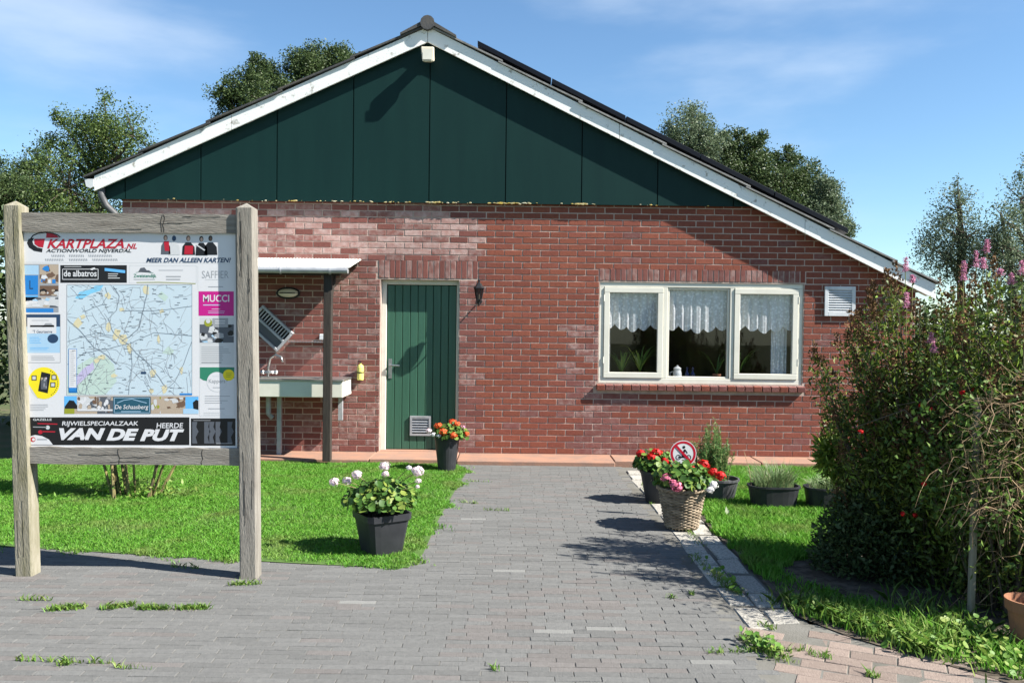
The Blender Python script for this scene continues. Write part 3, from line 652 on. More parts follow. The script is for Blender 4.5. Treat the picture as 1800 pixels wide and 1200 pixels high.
gb.build('gutter_bracket', M['galv'], sh)
for x in (-2.075, -4.12): MB().box(x - .045, x + .045, yf - .005, yf + .085, .04, zf - .03).build('post', M['wood_dark'], sh, bevel=.006)
MB().bar((-2.075, yf + .06, 1.78), (-2.075, yf + .36, 2.19), .05, .05, up=(1, 0, 0)).build('brace', M['wood_dark'], sh)
# sink
sk = thing('outdoor_sink', (-2.8, 10, 0), 'long white outdoor sink counter with a curved tap under the shelter', 'sink')
sx0, sx1, sy = -3.9, -1.93, YW - .56
bs = MB(); bs.box(sx0, sx1, sy, sy + .025, .745, .93); bs.box(sx1 - .025, sx1, sy + .025, YW - .02, .745, .93); bs.box(sx0, sx0 + .025, sy + .025, YW - .02, .745, .93); bs.box(sx0 + .025, sx1 - .025, sy + .025, YW - .02, .76, .785)
bs.build('apron', M['cream'], sk, bevel=.006)
tp = MB(); tp.box(sx0 - .01, sx1 + .01, sy - .012, sy + .08, .93, .952); tp.box(sx0 - .01, sx1 + .01, YW - .12, YW - .01, .93, .952)
for a in (sx0 - .01, sx1 - .30): tp.box(a, a + .31, sy + .08, YW - .12, .93, .952)
tp.build('rim', M['steel'], sk, bevel=.004)
lg = [(-2.73, sy + .3), (-2.04, sy + .45), (-3.6, sy + .3)]
for i, (x, y) in enumerate(lg): MB().box(x - .025, x + .025, y - .025, y + .025, .045 if i != 1 else .44, .76).build('leg', M['galv'], sk)
MB().tube([(-2.86, sy + .3, .76), (-2.86, sy + .3, .52), (-2.82, sy + .32, .47)], .03, 10).build('drain_pipe', M['galv'], sk)
tx = U(470, 660, Y=YW - .12).x
tapm = MB(); tapm.tube([(tx, YW - .08, .95), (tx, YW - .08, 1.06), (tx + .03, YW - .10, 1.17), (tx + .11, YW - .16, 1.215), (tx + .19, YW - .22, 1.19), (tx + .215, YW - .24, 1.13)], .013, 8)
tapm.tube([(tx - .06, YW - .08, 1.0), (tx + .08, YW - .08, 1.0)], .02, 8); tapm.ball((tx - .07, YW - .08, 1.0), .03, 8, 6); tapm.ball((tx + .09, YW - .08, 1.0), .03, 8, 6)
tapm.build('tap', M['steel'], sk, smooth=True)

# ------------------------------------------------------------------ things behind the window panes
def valance(x0, x1, z0, z1, name, label, sc_n):
    nx, nz_ = 90, 12; vv = []; ff = []
    for i in range(nx + 1):
        u = i / nx; x = x0 + (x1 - x0) * u
        dep = .028 * math.sin(u * (x1 - x0) * 62) + .014 * math.sin(u * (x1 - x0) * 117 + 1)
        ph = (u * sc_n) % 1; zl = z0 + .055 * (abs(2 * ph - 1) ** 1.8) + .02 * math.sin(u * 9)
        for j in range(nz_ + 1):
            w_ = j / nz_; vv.append((x, YW + .092 + .6 * dep * (.35 + .65 * w_), z1 + (zl - z1) * w_))
    for i in range(nx):
        for j in range(nz_): a = i * (nz_ + 1) + j; ff.append((a, a + 1, a + nz_ + 2, a + nz_ + 1))
    tag(MB().add(vv, ff).build(name, M['lace'], None, smooth=True), label, 'curtain', 'lace curtains in the window')
valance(1.107, 1.823, 1.55, 2.07, 'lace_valance', 'scalloped white lace valance in the left window light', 5)
valance(1.877, 2.628, 1.54, 2.09, 'lace_valance', 'scalloped white lace valance in the wider centre window light', 5)
valance(2.682, 3.453, 1.55, 2.07, 'lace_valance', 'scalloped white lace valance in the right window light', 5)
def drape(x0, x1, label):
    vv = []; ff = []; nx = 24
    for i in range(nx + 1):
        u = i / nx
        for j in range(2): vv.append((x0 + (x1 - x0) * u, YW + .14 + .012 * math.sin(u * 22), .93 if j == 0 else 2.08))
    for i in range(nx): ff.append((2 * i, 2 * i + 2, 2 * i + 3, 2 * i + 1))
    tag(MB().add(vv, ff).build('drape', M['lace'], None, smooth=True), label, 'curtain', 'lace curtains in the window')
drape(1.11, 1.20, 'narrow white drape at the left edge of the window'); drape(3.17, 3.36, 'narrow white drape at the right side of the window')
IS = .918
def sill_plant(x, y, r, h, n, label, potm):
    t = thing('potted_houseplant', (x, y, IS), label, 'houseplant')
    MB().lathe([(0, 0), (r * .75, 0), (r, h), (r * 1.06, h), (r * 1.06, h - .02)], (x, y, IS), 16).build('pot', potm, t)
    vv = []; ff = []
    for i in range(n):
        a = random.uniform(0, 2 * math.pi); L_ = random.uniform(.22, .46); o = len(vv); wd = .011; pr = None
        for s_ in range(6):
            u = s_ / 5; rr = L_ * .75 * u; z = IS + h + L_ * (1.75 * u - 1.05 * u * u) ; k = wd * (1 - u * .85)
            vv += [(x + rr * math.cos(a) - k * math.sin(a), y + rr * .5 * math.sin(a) + k * math.cos(a), z), (x + rr * math.cos(a) + k * math.sin(a), y + rr * .5 * math.sin(a) - k * math.cos(a), z)]
        ff += [(o + 2 * s_, o + 2 * s_ + 1, o + 2 * s_ + 3, o + 2 * s_ + 2) for s_ in range(5)]
    MB().add(vv, ff).build('leaves', M['ger_leaf'], t)
sill_plant(1.58, YW + .22, .085, .12, 26, 'spider plant in a brown pot behind the left window light', M['terracotta'])
sill_plant(1.36, YW + .24, .06, .08, 22, 'arching green plant beside the left window drape', M['terracotta'])
sill_plant(2.53, YW + .22, .05, .11, 8, 'small plant in a terracotta pot behind the centre window light', M['terracotta'])
sill_plant(2.80, YW + .23, .07, .10, 20, 'grassy green plant behind the right window light', M['pot'])
t = thing('milk_jug', (2.04, YW + .20, IS), 'white lidded enamel jug on the window sill', 'jug')
MB().lathe([(0, 0), (.055, 0), (.058, .02), (.052, .12), (.044, .145), (.044, .165)], (2.04, YW + .20, IS), 18).build('body', M['plastic_white'], t, smooth=False)
MB().lathe([(.048, .165), (.048, .175), (.02, .195), (.012, .197), (.012, .21), (0, .213)], (2.04, YW + .20, IS), 18).build('lid', M['plastic_white'], t)
MB().tube([(1.985, YW + .20, IS + .04), (1.95, YW + .20, IS + .06), (1.95, YW + .20, IS + .12), (1.99, YW + .20, IS + .135)], .007, 6).build('handle', M['galv'], t)
M['cobalt'] = mat('cobalt_glass', (.012, .02, .09), rough=.2)
for i, x in enumerate((2.16, 2.23)):
    o = MB().lathe([(0, 0), (.03, 0), (.03, .1), (.012, .14), (.012, .19), (0, .19)], (x, YW + .2, IS), 12).build('bottle', M['cobalt'], None)
    tag(o, ['dark blue bottle next to the white jug on the window sill', 'dark blue bottle farther from the white jug on the window sill'][i], 'bottle', 'blue bottles on the sill')
o = MB().box(3.02, 3.17, YW + .25, YW + .35, IS, IS + .12).build('planter_box', M['pot_grey'], None, bevel=.008)
tag(o, 'grey box on the sill behind the right window light', 'box')

# ------------------------------------------------------------------ information board
YBD = 5.30
bd = thing('information_board', (-2.35, YBD, 0), 'wooden information board with a regional map and adverts on two weathered posts', 'notice board')
def bpost(px_top, px_bot, py_top, py_bot, yc, m, wpx):
    b = U(px_bot, py_bot, Z=0); top = U(px_top, py_top, Y=yc); s = .108; hw = s / 2; z1 = top.z
    xb, xt = U(px_bot, py_bot, Y=yc).x, top.x; q = MB()
    rings = [(xb + .001, -.15, 0), (xb, 0, 0), (xb + (xt - xb) * .33 + .002, z1 * .33, 0), (xb + (xt - xb) * .66 - .002, z1 * .66, 0), (xt, z1 - .035, 0)]
    vv = []; ff = []
    for x, z, _ in rings:
        c_ = .009
        for dx, dy in ((-hw + c_, -hw), (hw - c_, -hw), (hw, -hw + c_), (hw, hw - c_), (hw - c_, hw), (-hw + c_, hw), (-hw, hw - c_), (-hw, -hw + c_)): vv.append((x + dx, yc + hw + dy, z))
    for i in range(len(rings) - 1):
        for j in range(8): j2 = (j + 1) % 8; ff.append((i * 8 + j, i * 8 + j2, (i + 1) * 8 + j2, (i + 1) * 8 + j))
    e = len(vv); vv.append((xt, yc + hw, z1)); ff += [(len(rings) * 8 - 8 + j, len(rings) * 8 - 8 + (j + 1) % 8, e) for j in range(8)]
    q.add(vv, ff); o = q.build('post', m, bd)
    ck = MB()
    for i in range(9):
        z = random.uniform(.1, z1 - .3); L_ = random.uniform(.08, .45); xx = random.uniform(-hw * .6, hw * .6); zs = np.linspace(z, min(z + L_, z1 - .06), 7)
        pts = [(xb + (xt - xb) * zz_ / z1 + xx + random.gauss(0, .0015), yc - .0006, zz_) for zz_ in zs]
        for a, b_ in zip(pts[:-1], pts[1:]): ck.bar(a, b_, .0016, .0016, up=(0, 1, 0))
    tag(ck.build('timber_crack', M['crack'], o), kind='stuff')
    return xb, xt, z1
LP = bpost(19, 41, 351, 1009, 5.287, M['wood_moss'], 37)
RP = bpost(429, 436, 355, 1022, 5.28, M['wood_grey'], 35)
def px_post(pp, z): return pp[0] + (pp[1] - pp[0]) * z / pp[2]
PT = dict(TL=(37, 405), TR=(414, 405), BL=(51, 787), BR=(417, 787))
YP = YBD + .020      # printed face of the panel
cTL, cTR, cBL, cBR = (U(*PT[k], Y=YP) for k in ('TL', 'TR', 'BL', 'BR'))
MB().prism([(cBL.x, cBL.z), (cBR.x, cBR.z), (cTR.x, cTR.z), (cTL.x, cTL.z)], YP, YP + .018).build('panel_board', K['white'], bd)
panel = [o for o in bd.children if o.name.startswith('panel_board')][0]; panel.name = 'panel'
def rail(pyt0, pyb0, pyt1, pyb1):
    a, b, c_, d_ = U(38, pyb0, Y=YBD), U(416, pyb1, Y=YBD), U(416, pyt1, Y=YBD), U(38, pyt0, Y=YBD)
    a.x = d_.x = min(a.x, d_.x) - .02; b.x = c_.x = max(b.x, c_.x) + .02
    zz_ = [p.z for p in (a, b, c_, d_)]
    q = MB(); n = 14
    lo = [(a.x + (b.x - a.x) * i / n, a.z + (b.z - a.z) * i / n + random.gauss(0, .0018)) for i in range(n + 1)]
    hi = [(d_.x + (c_.x - d_.x) * i / n, d_.z + (c_.z - d_.z) * i / n + random.gauss(0, .0018)) for i in range(n, -1, -1)]
    o = q.prism(lo + hi, YBD + .002, YBD + .075).build('rail', M['wood_rail'], bd)
    ck = MB()
    for i in range(4):
        x = random.uniform(a.x + .1, b.x - .3); z = random.uniform(a.z + .015, d_.z - .015); pts = [(x + j * random.uniform(.02, .05), YBD + .0014, z + random.gauss(0, .002)) for j in range(6)]
        for p_, q_ in zip(pts[:-1], pts[1:]): ck.bar(p_, q_, .0018, .0016, up=(0, 1, 0))
    for i in range(2):
        x = random.uniform(a.x + .3, b.x - .2); pts = [(x + random.gauss(0, .004), YBD + .0014, d_.z + (a.z - d_.z) * j / 5 * .9 - .004) for j in range(6)]
        for p_, q_ in zip(pts[:-1], pts[1:]): ck.bar(p_, q_, .003, .0016, up=(0, 1, 0))
    tag(ck.build('timber_crack', M['crack'], o), kind='stuff')
rail(373, 407, 377, 411); rail(785, 815, 788, 818)

# print on the panel; a and b are photo pixels on its face
class Ad:
    def __init__(s): s.mb = MB(); s.mats = []; s.lev = 1
    def mi(s, m):
        if m not in s.mats: s.mats.append(m)
        return s.mats.index(m)
    def poly(s, pts, m, lev=None):
        y = YP - .00022 * (lev or s.lev)
        pp = [U(x, y_, Y=YP) for x, y_ in pts]; q = [(p.x, y, p.z) for p in pp]
        ar = sum(q[i][0] * q[(i + 1) % len(q)][2] - q[(i + 1) % len(q)][0] * q[i][2] for i in range(len(q)))
        if ar < 0: q = q[::-1]
        s.mb.add(q, [tuple(range(len(q)))], s.mi(m))
    def rect(s, x0, y0, x1, y1, m, lev=1): s.poly([(x0, y0 + .009 * (0)), (x1, y0), (x1, y1), (x0, y1)], m, lev)
    def ell(s, cx, cy, rx, ry, m, lev=1, a0=0, a1=360, n=28):
        pts = [(cx + rx * math.cos(R(a0 + (a1 - a0) * i / n)), cy + ry * math.sin(R(a0 + (a1 - a0) * i / n))) for i in range(n + (a1 - a0 < 360))]
        if a1 - a0 < 360: pts.append((cx, cy))
        s.poly(pts, m, lev)
    def line(s, pts, wd, m, lev=2):
        for (x0, y0), (x1, y1) in zip(pts[:-1], pts[1:]):
            d = math.hypot(x1 - x0, y1 - y0) or 1; nx, ny = -(y1 - y0) / d * wd / 2, (x1 - x0) / d * wd / 2
            s.poly([(x0 + nx, y0 + ny), (x1 + nx, y1 + ny), (x1 - nx, y1 - ny), (x0 - nx, y0 - ny)], m, lev)
    def frame(s, x0, y0, x1, y1, wd, m, lev=2): s.line([(x0, y0), (x1, y0), (x1, y1), (x0, y1), (x0, y0)], wd, m, lev)
    def text(s, txt, x0, y0, x1, y1, m, lev=3, bold=.0, shear=0):
        cu = bpy.data.curves.new('t', 'FONT'); cu.body = txt; cu.offset = bold; cu.shear = shear; cu.resolution_u = 3
        o = bpy.data.objects.new('t', cu); C.objects.link(o); dg = bpy.context.evaluated_depsgraph_get(); me = bpy.data.meshes.new_from_object(o.evaluated_get(dg))
        v = np.array([q.co[:] for q in me.vertices]); f = [tuple(p.vertices) for p in me.polygons]
        bpy.data.objects.remove(o); bpy.data.curves.remove(cu)
        lo, hi = v.min(0), v.max(0); out = []
        for p in v:
            q = U(x0 + (x1 - x0) * (p[0] - lo[0]) / (hi[0] - lo[0]), y1 - (y1 - y0) * (p[1] - lo[1]) / (hi[1] - lo[1]), Y=YP); out.append((q.x, YP - .00022 * lev, q.z))
        s.mb.add(out, f, s.mi(m)); bpy.data.meshes.remove(me)
    def greek(s, x0, y0, x1, rows, m, gap=3, wd=.9, lev=2, seed=0):
        r = random.Random(seed)
        for i in range(rows): s.line([(x0, y0 + i * gap), (x0 + (x1 - x0) * r.uniform(.6, 1), y0 + i * gap)], wd, m, lev)
    def photo(s, x0, y0, x1, y1, cols, n=14, lev=2, seed=0):
        s.rect(x0, y0, x1, y1, cols[0], lev); r = random.Random(seed)
        for i in range(n):
            cx, cy = r.uniform(x0, x1), r.uniform(y0, y1); k = r.randint(4, 6); rx, ry = r.uniform(.08, .25) * (x1 - x0), r.uniform(.1, .3) * (y1 - y0); a = r.uniform(0, 6)
            pts = [(min(max(cx + rx * math.cos(a + 6.283 * j / k) * r.uniform(.6, 1), x0), x1), min(max(cy + ry * math.sin(a + 6.283 * j / k) * r.uniform(.6, 1), y0), y1)) for j in range(k)]
            s.poly(pts, r.choice(cols[1:]), lev + 1 + i * .06)
    def done(s, name): return s.mb.build(name, s.mats, panel)
k = K
A = Ad()   # top banner
A.line([(42, 461), (408, 463)], .8, k['lgrey'], 1)
A.poly([(50, 420), (47.5, 427), (51, 435), (60, 441), (74, 443.5), (75, 437), (66, 435), (59, 430), (57, 424), (60, 418)], k['black'], 2)
A.line([(54, 420), (58, 414), (67, 410), (79, 408.5), (92, 410), (101, 413), (106, 417)], 2.2, k['black'], 2)
A.poly([(60, 420), (79, 419.5), (76, 435), (68, 434), (61, 429)], k['red'], 3); A.poly([(82, 409.5), (92, 411), (100, 414), (104, 418), (81, 418)], k['red'], 3)
A.text('KARTPLAZA', 83, 420, 218, 436.5, k['red'], 4, .028, .32); A.text('.NL', 219, 428, 241, 437.5, k['red'], 4, .028, .32)
A.text('ACTIONWORLD NIJVERDAL', 81, 437.5, 231, 445.5, k['black'], 4, .02, .2)
for (x0, x1, y_) in ((91, 117, 449.5), (122, 150, 449.5), (156, 199, 449.5), (80, 115, 456.5), (122, 157, 456.5), (163, 209, 456.5)):
    for i in range(int((x1 - x0) / 3)): A.line([(x0 + i * 3, y_ - 2), (x0 + i * 3 + 1.4, y_ + 2)], 1.0, k['grey'], 3)
A.text('MEER DAN ALLEEN KARTEN!', 257, 453, 406, 461.5, k['navy'], 4, .03, .3)
def fig(x, top, m, head, hair, s=1.0, lev=3):
    A.ell(x, top + 5, 3.6, 5, hair, lev); A.ell(x + .4, top + 6, 2.2, 3.6, head, lev + 1)
    A.poly([(x - 4 * s, top + 12), (x + 4 * s, top + 12), (x + 10 * s, top + 20), (x + 11 * s, top + 34), (x - 10 * s, top + 34), (x - 9 * s, top + 19)], m, lev + .5)
fig(291, 413, k['mid'], k['skin'], k['brown'], .8); A.poly([(288, 424), (297, 424), (298, 441), (290, 441)], k['red'], 5); fig(306, 414, k['lgrey'], k['navy'], k['navy'], .95); fig(331, 414, k['black'], k['skin'], k['brown'], 1.1); A.poly([(325, 432), (340, 432), (339, 447), (324, 447)], k['red'], 5)
fig(354, 415, k['black'], k['skin'], k['black'], 1); fig(370, 414, k['black'], k['brown'], k['black'], 1.1); A.line([(345, 430), (360, 440)], 2.2, k['lgrey'], 5)
A.done('banner_print')
A = Ad()   # blue advert with photos
A.rect(41, 464, 103, 549, k['grey'], 1); A.rect(44, 484, 67, 518, k['blue'], 2); A.rect(44, 519, 67, 530, k['sky'], 2); A.rect(43, 466, 68, 483, k['pale'], 2); A.rect(44, 542, 94, 549, k['blue'], 2)
A.photo(70, 465, 103, 498, [k['tan'], k['lgrey'], k['brown'], k['white'], k['blue']], 14, 2, 1); A.photo(70, 502, 103, 520, [k['brown'], k['tan'], k['black'], k['lgrey']], 10, 2, 2); A.photo(43, 522, 103, 540, [k['lgrey'], k['mid'], k['white'], k['pale'], k['tan']], 12, 2, 3); A.greek(47, 524, 62, 2, k['navy'], 3, .8, 3, 1)
A.text('L', 52, 493, 58, 508, k['navy'], 4); A.done('advert_print')
A = Ad()   # blue farm campsite advert
A.rect(44, 552, 106, 574, k['navy'], 1); A.rect(44, 574, 106, 620, k['pale'], 1); A.rect(44, 620, 106, 637, k['white'], 1.2); A.frame(44.5, 552.5, 106, 637, .7, k['grey'], 2); A.rect(48, 558, 99, 586, k['white'], 2); A.text("'T Geurtserve", 58, 580, 92, 585, k['navy'], 4)
A.greek(56, 563, 88, 1, k['grey'], 3, .8, 3); A.greek(53, 573, 98, 1, k['black'], 3, 3.2, 3); A.poly([(80, 568), (90, 568), (96, 574), (74, 575)], k['grey'], 3); A.ell(93, 595, 9.5, 8, k['navy'], 2); A.greek(52, 593, 76, 4, k['sky'], 3.2, .9, 2, 3); A.greek(53, 611, 100, 2, k['sky'], 3, .9, 2, 4); A.greek(55, 626, 100, 3, k['grey'], 3, .9, 3, 5); A.done('advert_print')
A = Ad()   # yellow phone sticker
A.poly([(46, 668)] + [(77 + 28 * math.cos(R(a)), 673 + 28 * math.sin(R(a))) for a in range(-170, 95, 12)] + [(66, 699)], k['yellow'], 2); A.poly([(46, 668), (52, 672), (66, 693), (67, 701), (56, 690)], k['lgrey'], 1)
A.poly([(73, 653), (89, 657), (84, 691), (67, 687)], k['black'], 3); A.photo(72, 663, 83, 684, [k['mid'], k['tan'], k['purple'], k['grey']], 7, 4, 4)
for (x, y_) in ((60, 664), (95, 663), (93, 676)): A.rect(x - 4.5, y_ - 4.5, x + 4.5, y_ + 4.5, k['black'], 3); A.rect(x - 3, y_ - 3, x + 3, y_ + 3, k['lgrey'], 4)
for a in range(-60, 60, 9): A.ell(77 + 24.5 * math.cos(R(a)), 673 + 24.5 * math.sin(R(a)), 1, 1, k['black'], 3, n=6)
A.greek(53, 711, 87, 4, k['grey'], 3.2, .9, 2, 6); A.done('sticker_print')
A = Ad()   # black advert
A.rect(106, 466, 223, 497, k['black'], 1); A.text('de albatros', 112, 475, 170, 486, k['white'], 3, .02); A.frame(110, 473, 172.5, 491, 1.0, k['white'], 2); A.poly([(157, 473), (166, 470), (168, 472), (162, 475)], k['white'], 3)
A.greek(113, 468.8, 145, 1, k['lgrey'], 2, 1.0, 3); A.poly([(184, 471), (220, 475), (220, 480), (184, 476)], k['sky'], 2); A.greek(190, 481.5, 214, 3, k['lgrey'], 3.6, 1.4, 3, 7); A.done('advert_print')
A = Ad()   # white advert with rolling green line
A.frame(227.5, 467, 345, 497.5, .7, k['lgrey'], 1); A.text('Zweistendijk', 235, 481.5, 275, 489.5, k['green'], 3, .012); A.greek(235, 491, 275, 1, k['grey'], 3, 1, 2); A.poly([(243, 478), (247, 471), (254, 470), (258, 475), (262, 475), (267, 479)], k['mid'], 2); A.line([(239, 479), (250, 477), (270, 480)], .7, k['green'], 2)
A.greek(279, 475, 341, 1, k['grey'], 3, .9, 2, 8); A.greek(292, 486, 325, 2, k['grey'], 5, 1.7, 2, 9); A.line([(240, 496.5), (280, 496), (344, 498.5)], 1.2, k['olive'], 2); A.done('advert_print')
A = Ad()   # jeweller
A.line([(348, 467), (348, 509)], .7, k['lgrey'], 1); A.text('SAFFIER', 355, 476, 402, 489, k['grey'], 2, -.004); A.greek(361, 491.5, 398, 1, k['lgrey'], 3, .9); A.greek(366, 504, 394, 1, k['grey'], 3, 1.3); A.done('advert_print')
A = Ad()   # magenta advert
A.rect(349, 512, 411, 555, k['magenta'], 1); A.text('MUCCI', 357, 518, 403, 530.5, k['white'], 2, .016); A.greek(357, 536, 403, 1, k['purple'], 3, 1.8, 2, 1); A.greek(372, 543, 388, 1, k['lgrey'], 3, 1); A.greek(366, 547, 397, 2, k['purple'], 3, .9); A.done('advert_print')
A = Ad()   # campsite photo advert
A.rect(351, 558, 411, 606, k['lgrey'], 1); A.photo(351, 570, 411, 602, [k['mid'], k['black'], k['grey'], k['pale'], k['black'], k['lgrey']], 22, 2, 12); A.ell(366, 567, 7, 7, k['olive'], 4); A.ell(366, 564, 4, 4, k['lgrey'], 5); A.rect(374, 559, 401, 575, k['grey'], 4); A.greek(378, 564, 397, 2, k['white'], 4, 1.2, 5); A.rect(351, 606, 411, 641, k['lgrey'], 1); A.greek(354, 610, 409, 8, k['grey'], 3.2, .9, 2, 13); A.greek(354, 637, 409, 1, k['mid'], 3, 1.2, 2, 14); A.done('advert_print')
A = Ad()   # green advert
A.rect(351, 645, 412, 664, k['green'], 1); A.poly([(351, 664), (412, 664), (406, 668), (381, 673), (357, 668)], k['green'], 1); A.ell(381, 671, 17, 17, k['white'], 2); A.ell(381, 671, 17.5, 17.5, k['lgrey'], 1.5); A.text('Kappers', 367, 666, 396, 675, k['grey'], 3, .012); A.greek(373, 661, 389, 1, k['lgrey'], 3, 1, 3); A.greek(374, 681, 388, 1, k['grey'], 3, 1.2, 3); A.ell(402, 659, 10, 10, k['yellow'], 3); A.greek(397, 656, 408, 3, k['olive'], 3, 1, 4)
A.greek(360, 696, 405, 4, k['grey'], 4, .9, 2, 15); A.greek(366, 718, 397, 1, k['grey'], 4, 1.1, 2); A.greek(358, 725, 405, 2, k['lgrey'], 3, .9, 2, 16); A.frame(351, 645, 412, 731, .6, k['lgrey'], 1.2); A.done('advert_print')
A = Ad()   # camping strip under the map
A.rect(113, 696, 349, 727, k['tan'], 1); A.rect(113, 696, 135, 716, k['sky'], 2); A.poly([(114, 714), (122, 703), (130, 704), (136, 713), (136, 718), (114, 718)], k['black'], 3); A.rect(113, 718, 131, 727, k['olive'], 3)
A.photo(136, 697, 170, 722, [k['lgrey'], k['brown'], k['white'], k['mid'], k['tan']], 14, 2, 21); A.photo(171, 697, 200, 727, [k['mid'], k['brown'], k['white'], k['grey'], k['tan']], 14, 2, 22); A.rect(136, 719, 198, 722, k['white'], 5)
A.rect(199, 697, 265, 727, k['teal'], 4); A.frame(201, 699, 263, 725, .7, k['pale'], 5); A.text('De Schaasberg', 202, 711, 261, 721, k['white'], 6, .008, .15); A.line([(206, 708), (218, 703), (232, 701), (246, 705), (258, 708)], 1, k['pale'], 5); A.greek(213, 723, 250, 1, k['pale'], 3, 1.2, 5)
A.photo(266, 697, 283, 727, [k['tan'], k['olive'], k['lgrey'], k['grey']], 8, 2, 23); A.photo(283, 698, 326, 718, [k['tan'], k['brown'], k['lgrey'], k['brown']], 14, 2, 24); A.rect(326, 697, 349, 718, k['sky'], 3); A.poly([(340, 718), (339, 707), (345, 702), (349, 704), (349, 720)], k['black'], 4); A.rect(322, 718, 349, 727, k['pale'], 3); A.done('advert_print')
A = Ad()   # bicycle shop advert
A.rect(51, 733, 333, 782, k['black'], 1); A.text('RIJWIELSPECIAALZAAK', 109, 740, 243, 750, k['white'], 2, .012, .12); A.text('HEERDE', 275, 743, 322, 752, k['white'], 2, .012, .12)
A.text('VAN', 104, 752, 185, 773, k['white'], 2, .055, .3); A.text('DE', 187, 753, 244, 774, k['white'], 2, .055, .3); A.text('PUT', 246, 754, 324, 775, k['white'], 2, .055, .3)
A.text('GAZELLE', 58, 735, 91, 739, k['lgrey'], 2, .02); A.line([(66, 744), (101, 745)], 1.8, k['red'], 2); A.line([(58, 750), (82, 750.5)], 1.6, k['grey'], 2); A.ell(84, 751, 3.6, 3.6, k['lgrey'], 2); A.ell(71, 759, 4, 3.5, k['red'], 2); A.line([(74, 758), (97, 758.5)], 2, k['red'], 2)
A.poly([(51, 767), (62, 764), (74, 766), (86, 772), (93, 781), (51, 781)], k['white'], 3); A.ell(58, 772, 4.5, 4.5, k['red'], 4); A.ell(59, 772, 2.6, 2.6, k['white'], 5); A.greek(65, 772, 84, 1, k['grey'], 3, 2, 4); A.done('advert_print')
A = Ad()
A.rect(335.5, 735, 414, 783, k['black'], 1)
for i, x in enumerate((338, 359, 368, 379, 400)):
    A.poly([(x, 741), (x + 9, 741), (x + 7, 750), (x + 11, 758), (x + 6, 768), (x + 9, 779), (x, 779)], k['mid'], 2)
A.greek(340, 738.5, 372, 1, k['grey'], 3, 1, 3); A.greek(380, 779, 410, 1, k['grey'], 3, 1.2, 3); A.done('advert_print')
# the map
A = Ad(); A.rect(118, 500, 338, 694, k['mapblue'], 1); rr = random.Random(5)
A.poly([(118, 694), (118, 660), (140, 640), (160, 628), (185, 625), (200, 640), (205, 670), (185, 694)], k['mapgreen'], 1.5); A.poly([(128, 670), (146, 648), (164, 636), (166, 648), (150, 664), (130, 682)], k['purple'], 2)
A.poly([(285, 620), (296, 608), (306, 616), (302, 624)], k['mapgreen'], 2); A.poly([(277, 520), (284, 512), (296, 522), (290, 530)], k['mapgreen'], 2); A.poly([(132, 524), (140, 513), (158, 509), (168, 502), (182, 501), (176, 511), (160, 516), (143, 526)], k['lake'], 2)
towns = [(190, 519, 6, 7), (214, 545, 7, 4), (256, 510, 8, 11), (284, 547, 6, 5), (136, 568, 9, 10), (146, 557, 6, 5), (205, 588, 9, 12), (216, 597, 8, 14), (228, 612, 6, 10), (191, 575, 6, 9), (279, 596, 3, 9), (178, 628, 10, 7), (170, 634, 7, 5), (269, 655, 6, 9), (290, 683, 6, 10), (319, 650, 4, 9), (266, 687, 5, 6), (200, 660, 7, 4)]
for (x, y_, a, b) in towns: A.poly([(x + a * rr.uniform(.5, 1.1) * math.cos(t_), y_ + b * rr.uniform(.5, 1.1) * math.sin(t_)) for t_ in np.linspace(0, 5.6, 9)], k['town'], 2.5)
def road(pts, wd, m=k['road'], lev=3.5):
    out = []
    for (x0, y0), (x1, y1) in zip(pts[:-1], pts[1:]):
        n_ = max(2, int(math.hypot(x1 - x0, y1 - y0) / 7)); out += [(x0 + (x1 - x0) * i / n_ + rr.gauss(0, .5), y0 + (y1 - y0) * i / n_ + rr.gauss(0, .5)) for i in range(n_)]
    out.append(pts[-1]); out = [(min(max(x, 118), 338), min(max(y_, 500), 694)) for x, y_ in out]; A.line(out, wd, m, lev)
road([(260, 500), (258, 520), (251, 548), (244, 575), (228, 592), (214, 600)], 1.5); road([(118, 560), (140, 580), (165, 610), (190, 625), (205, 640)], 1.2); road([(118, 640), (150, 620), (190, 612), (230, 603), (270, 585), (338, 590)], 1.0); road([(200, 503), (210, 520), (205, 545), (190, 560), (200, 585), (225, 605), (262, 640), (292, 680)], 1.1)
road([(338, 538), (300, 543), (262, 546), (214, 546)], 1.0); road([(338, 600), (322, 640), (308, 670), (292, 685)], 1.0); road([(118, 600), (170, 585), (200, 590)], .9); road([(230, 600), (232, 640), (226, 694)], 1.0); road([(178, 630), (160, 660), (150, 694)], .9); road([(145, 548), (180, 535), (190, 519), (185, 505)], 1.0)
for i in range(190):
    x, y_ = rr.uniform(122, 334), rr.uniform(504, 690); a = rr.uniform(0, 6.3); L_ = rr.uniform(8, 30); a2 = a + rr.gauss(0, .6)
    road([(x, y_), (x + L_ * math.cos(a), y_ + L_ * math.sin(a)), (x + L_ * math.cos(a) + L_ * .6 * math.cos(a2), y_ + L_ * math.sin(a) + L_ * .6 * math.sin(a2))], .5, k['grey'], 3)
for i in range(150):
    x, y_ = rr.uniform(122, 325), rr.uniform(504, 690); A.line([(x, y_), (x + rr.uniform(3, 8), y_)], .9, k['mid'], 4)
A.rect(248, 653, 257, 657, k['navy'], 5); A.rect(121, 613, 135, 688, k['white'], 4); A.frame(121, 613, 135, 688, .7, k['blue'], 5); A.rect(121, 681, 136, 690, k['blue'], 5); A.greek(124, 618, 133, 18, k['grey'], 3.4, .6, 5, 31); A.frame(118, 500, 338, 694, .8, k['lgrey'], 5); A.rect(316, 691, 338, 694, k['blue'], 6)
A.done('map_print')

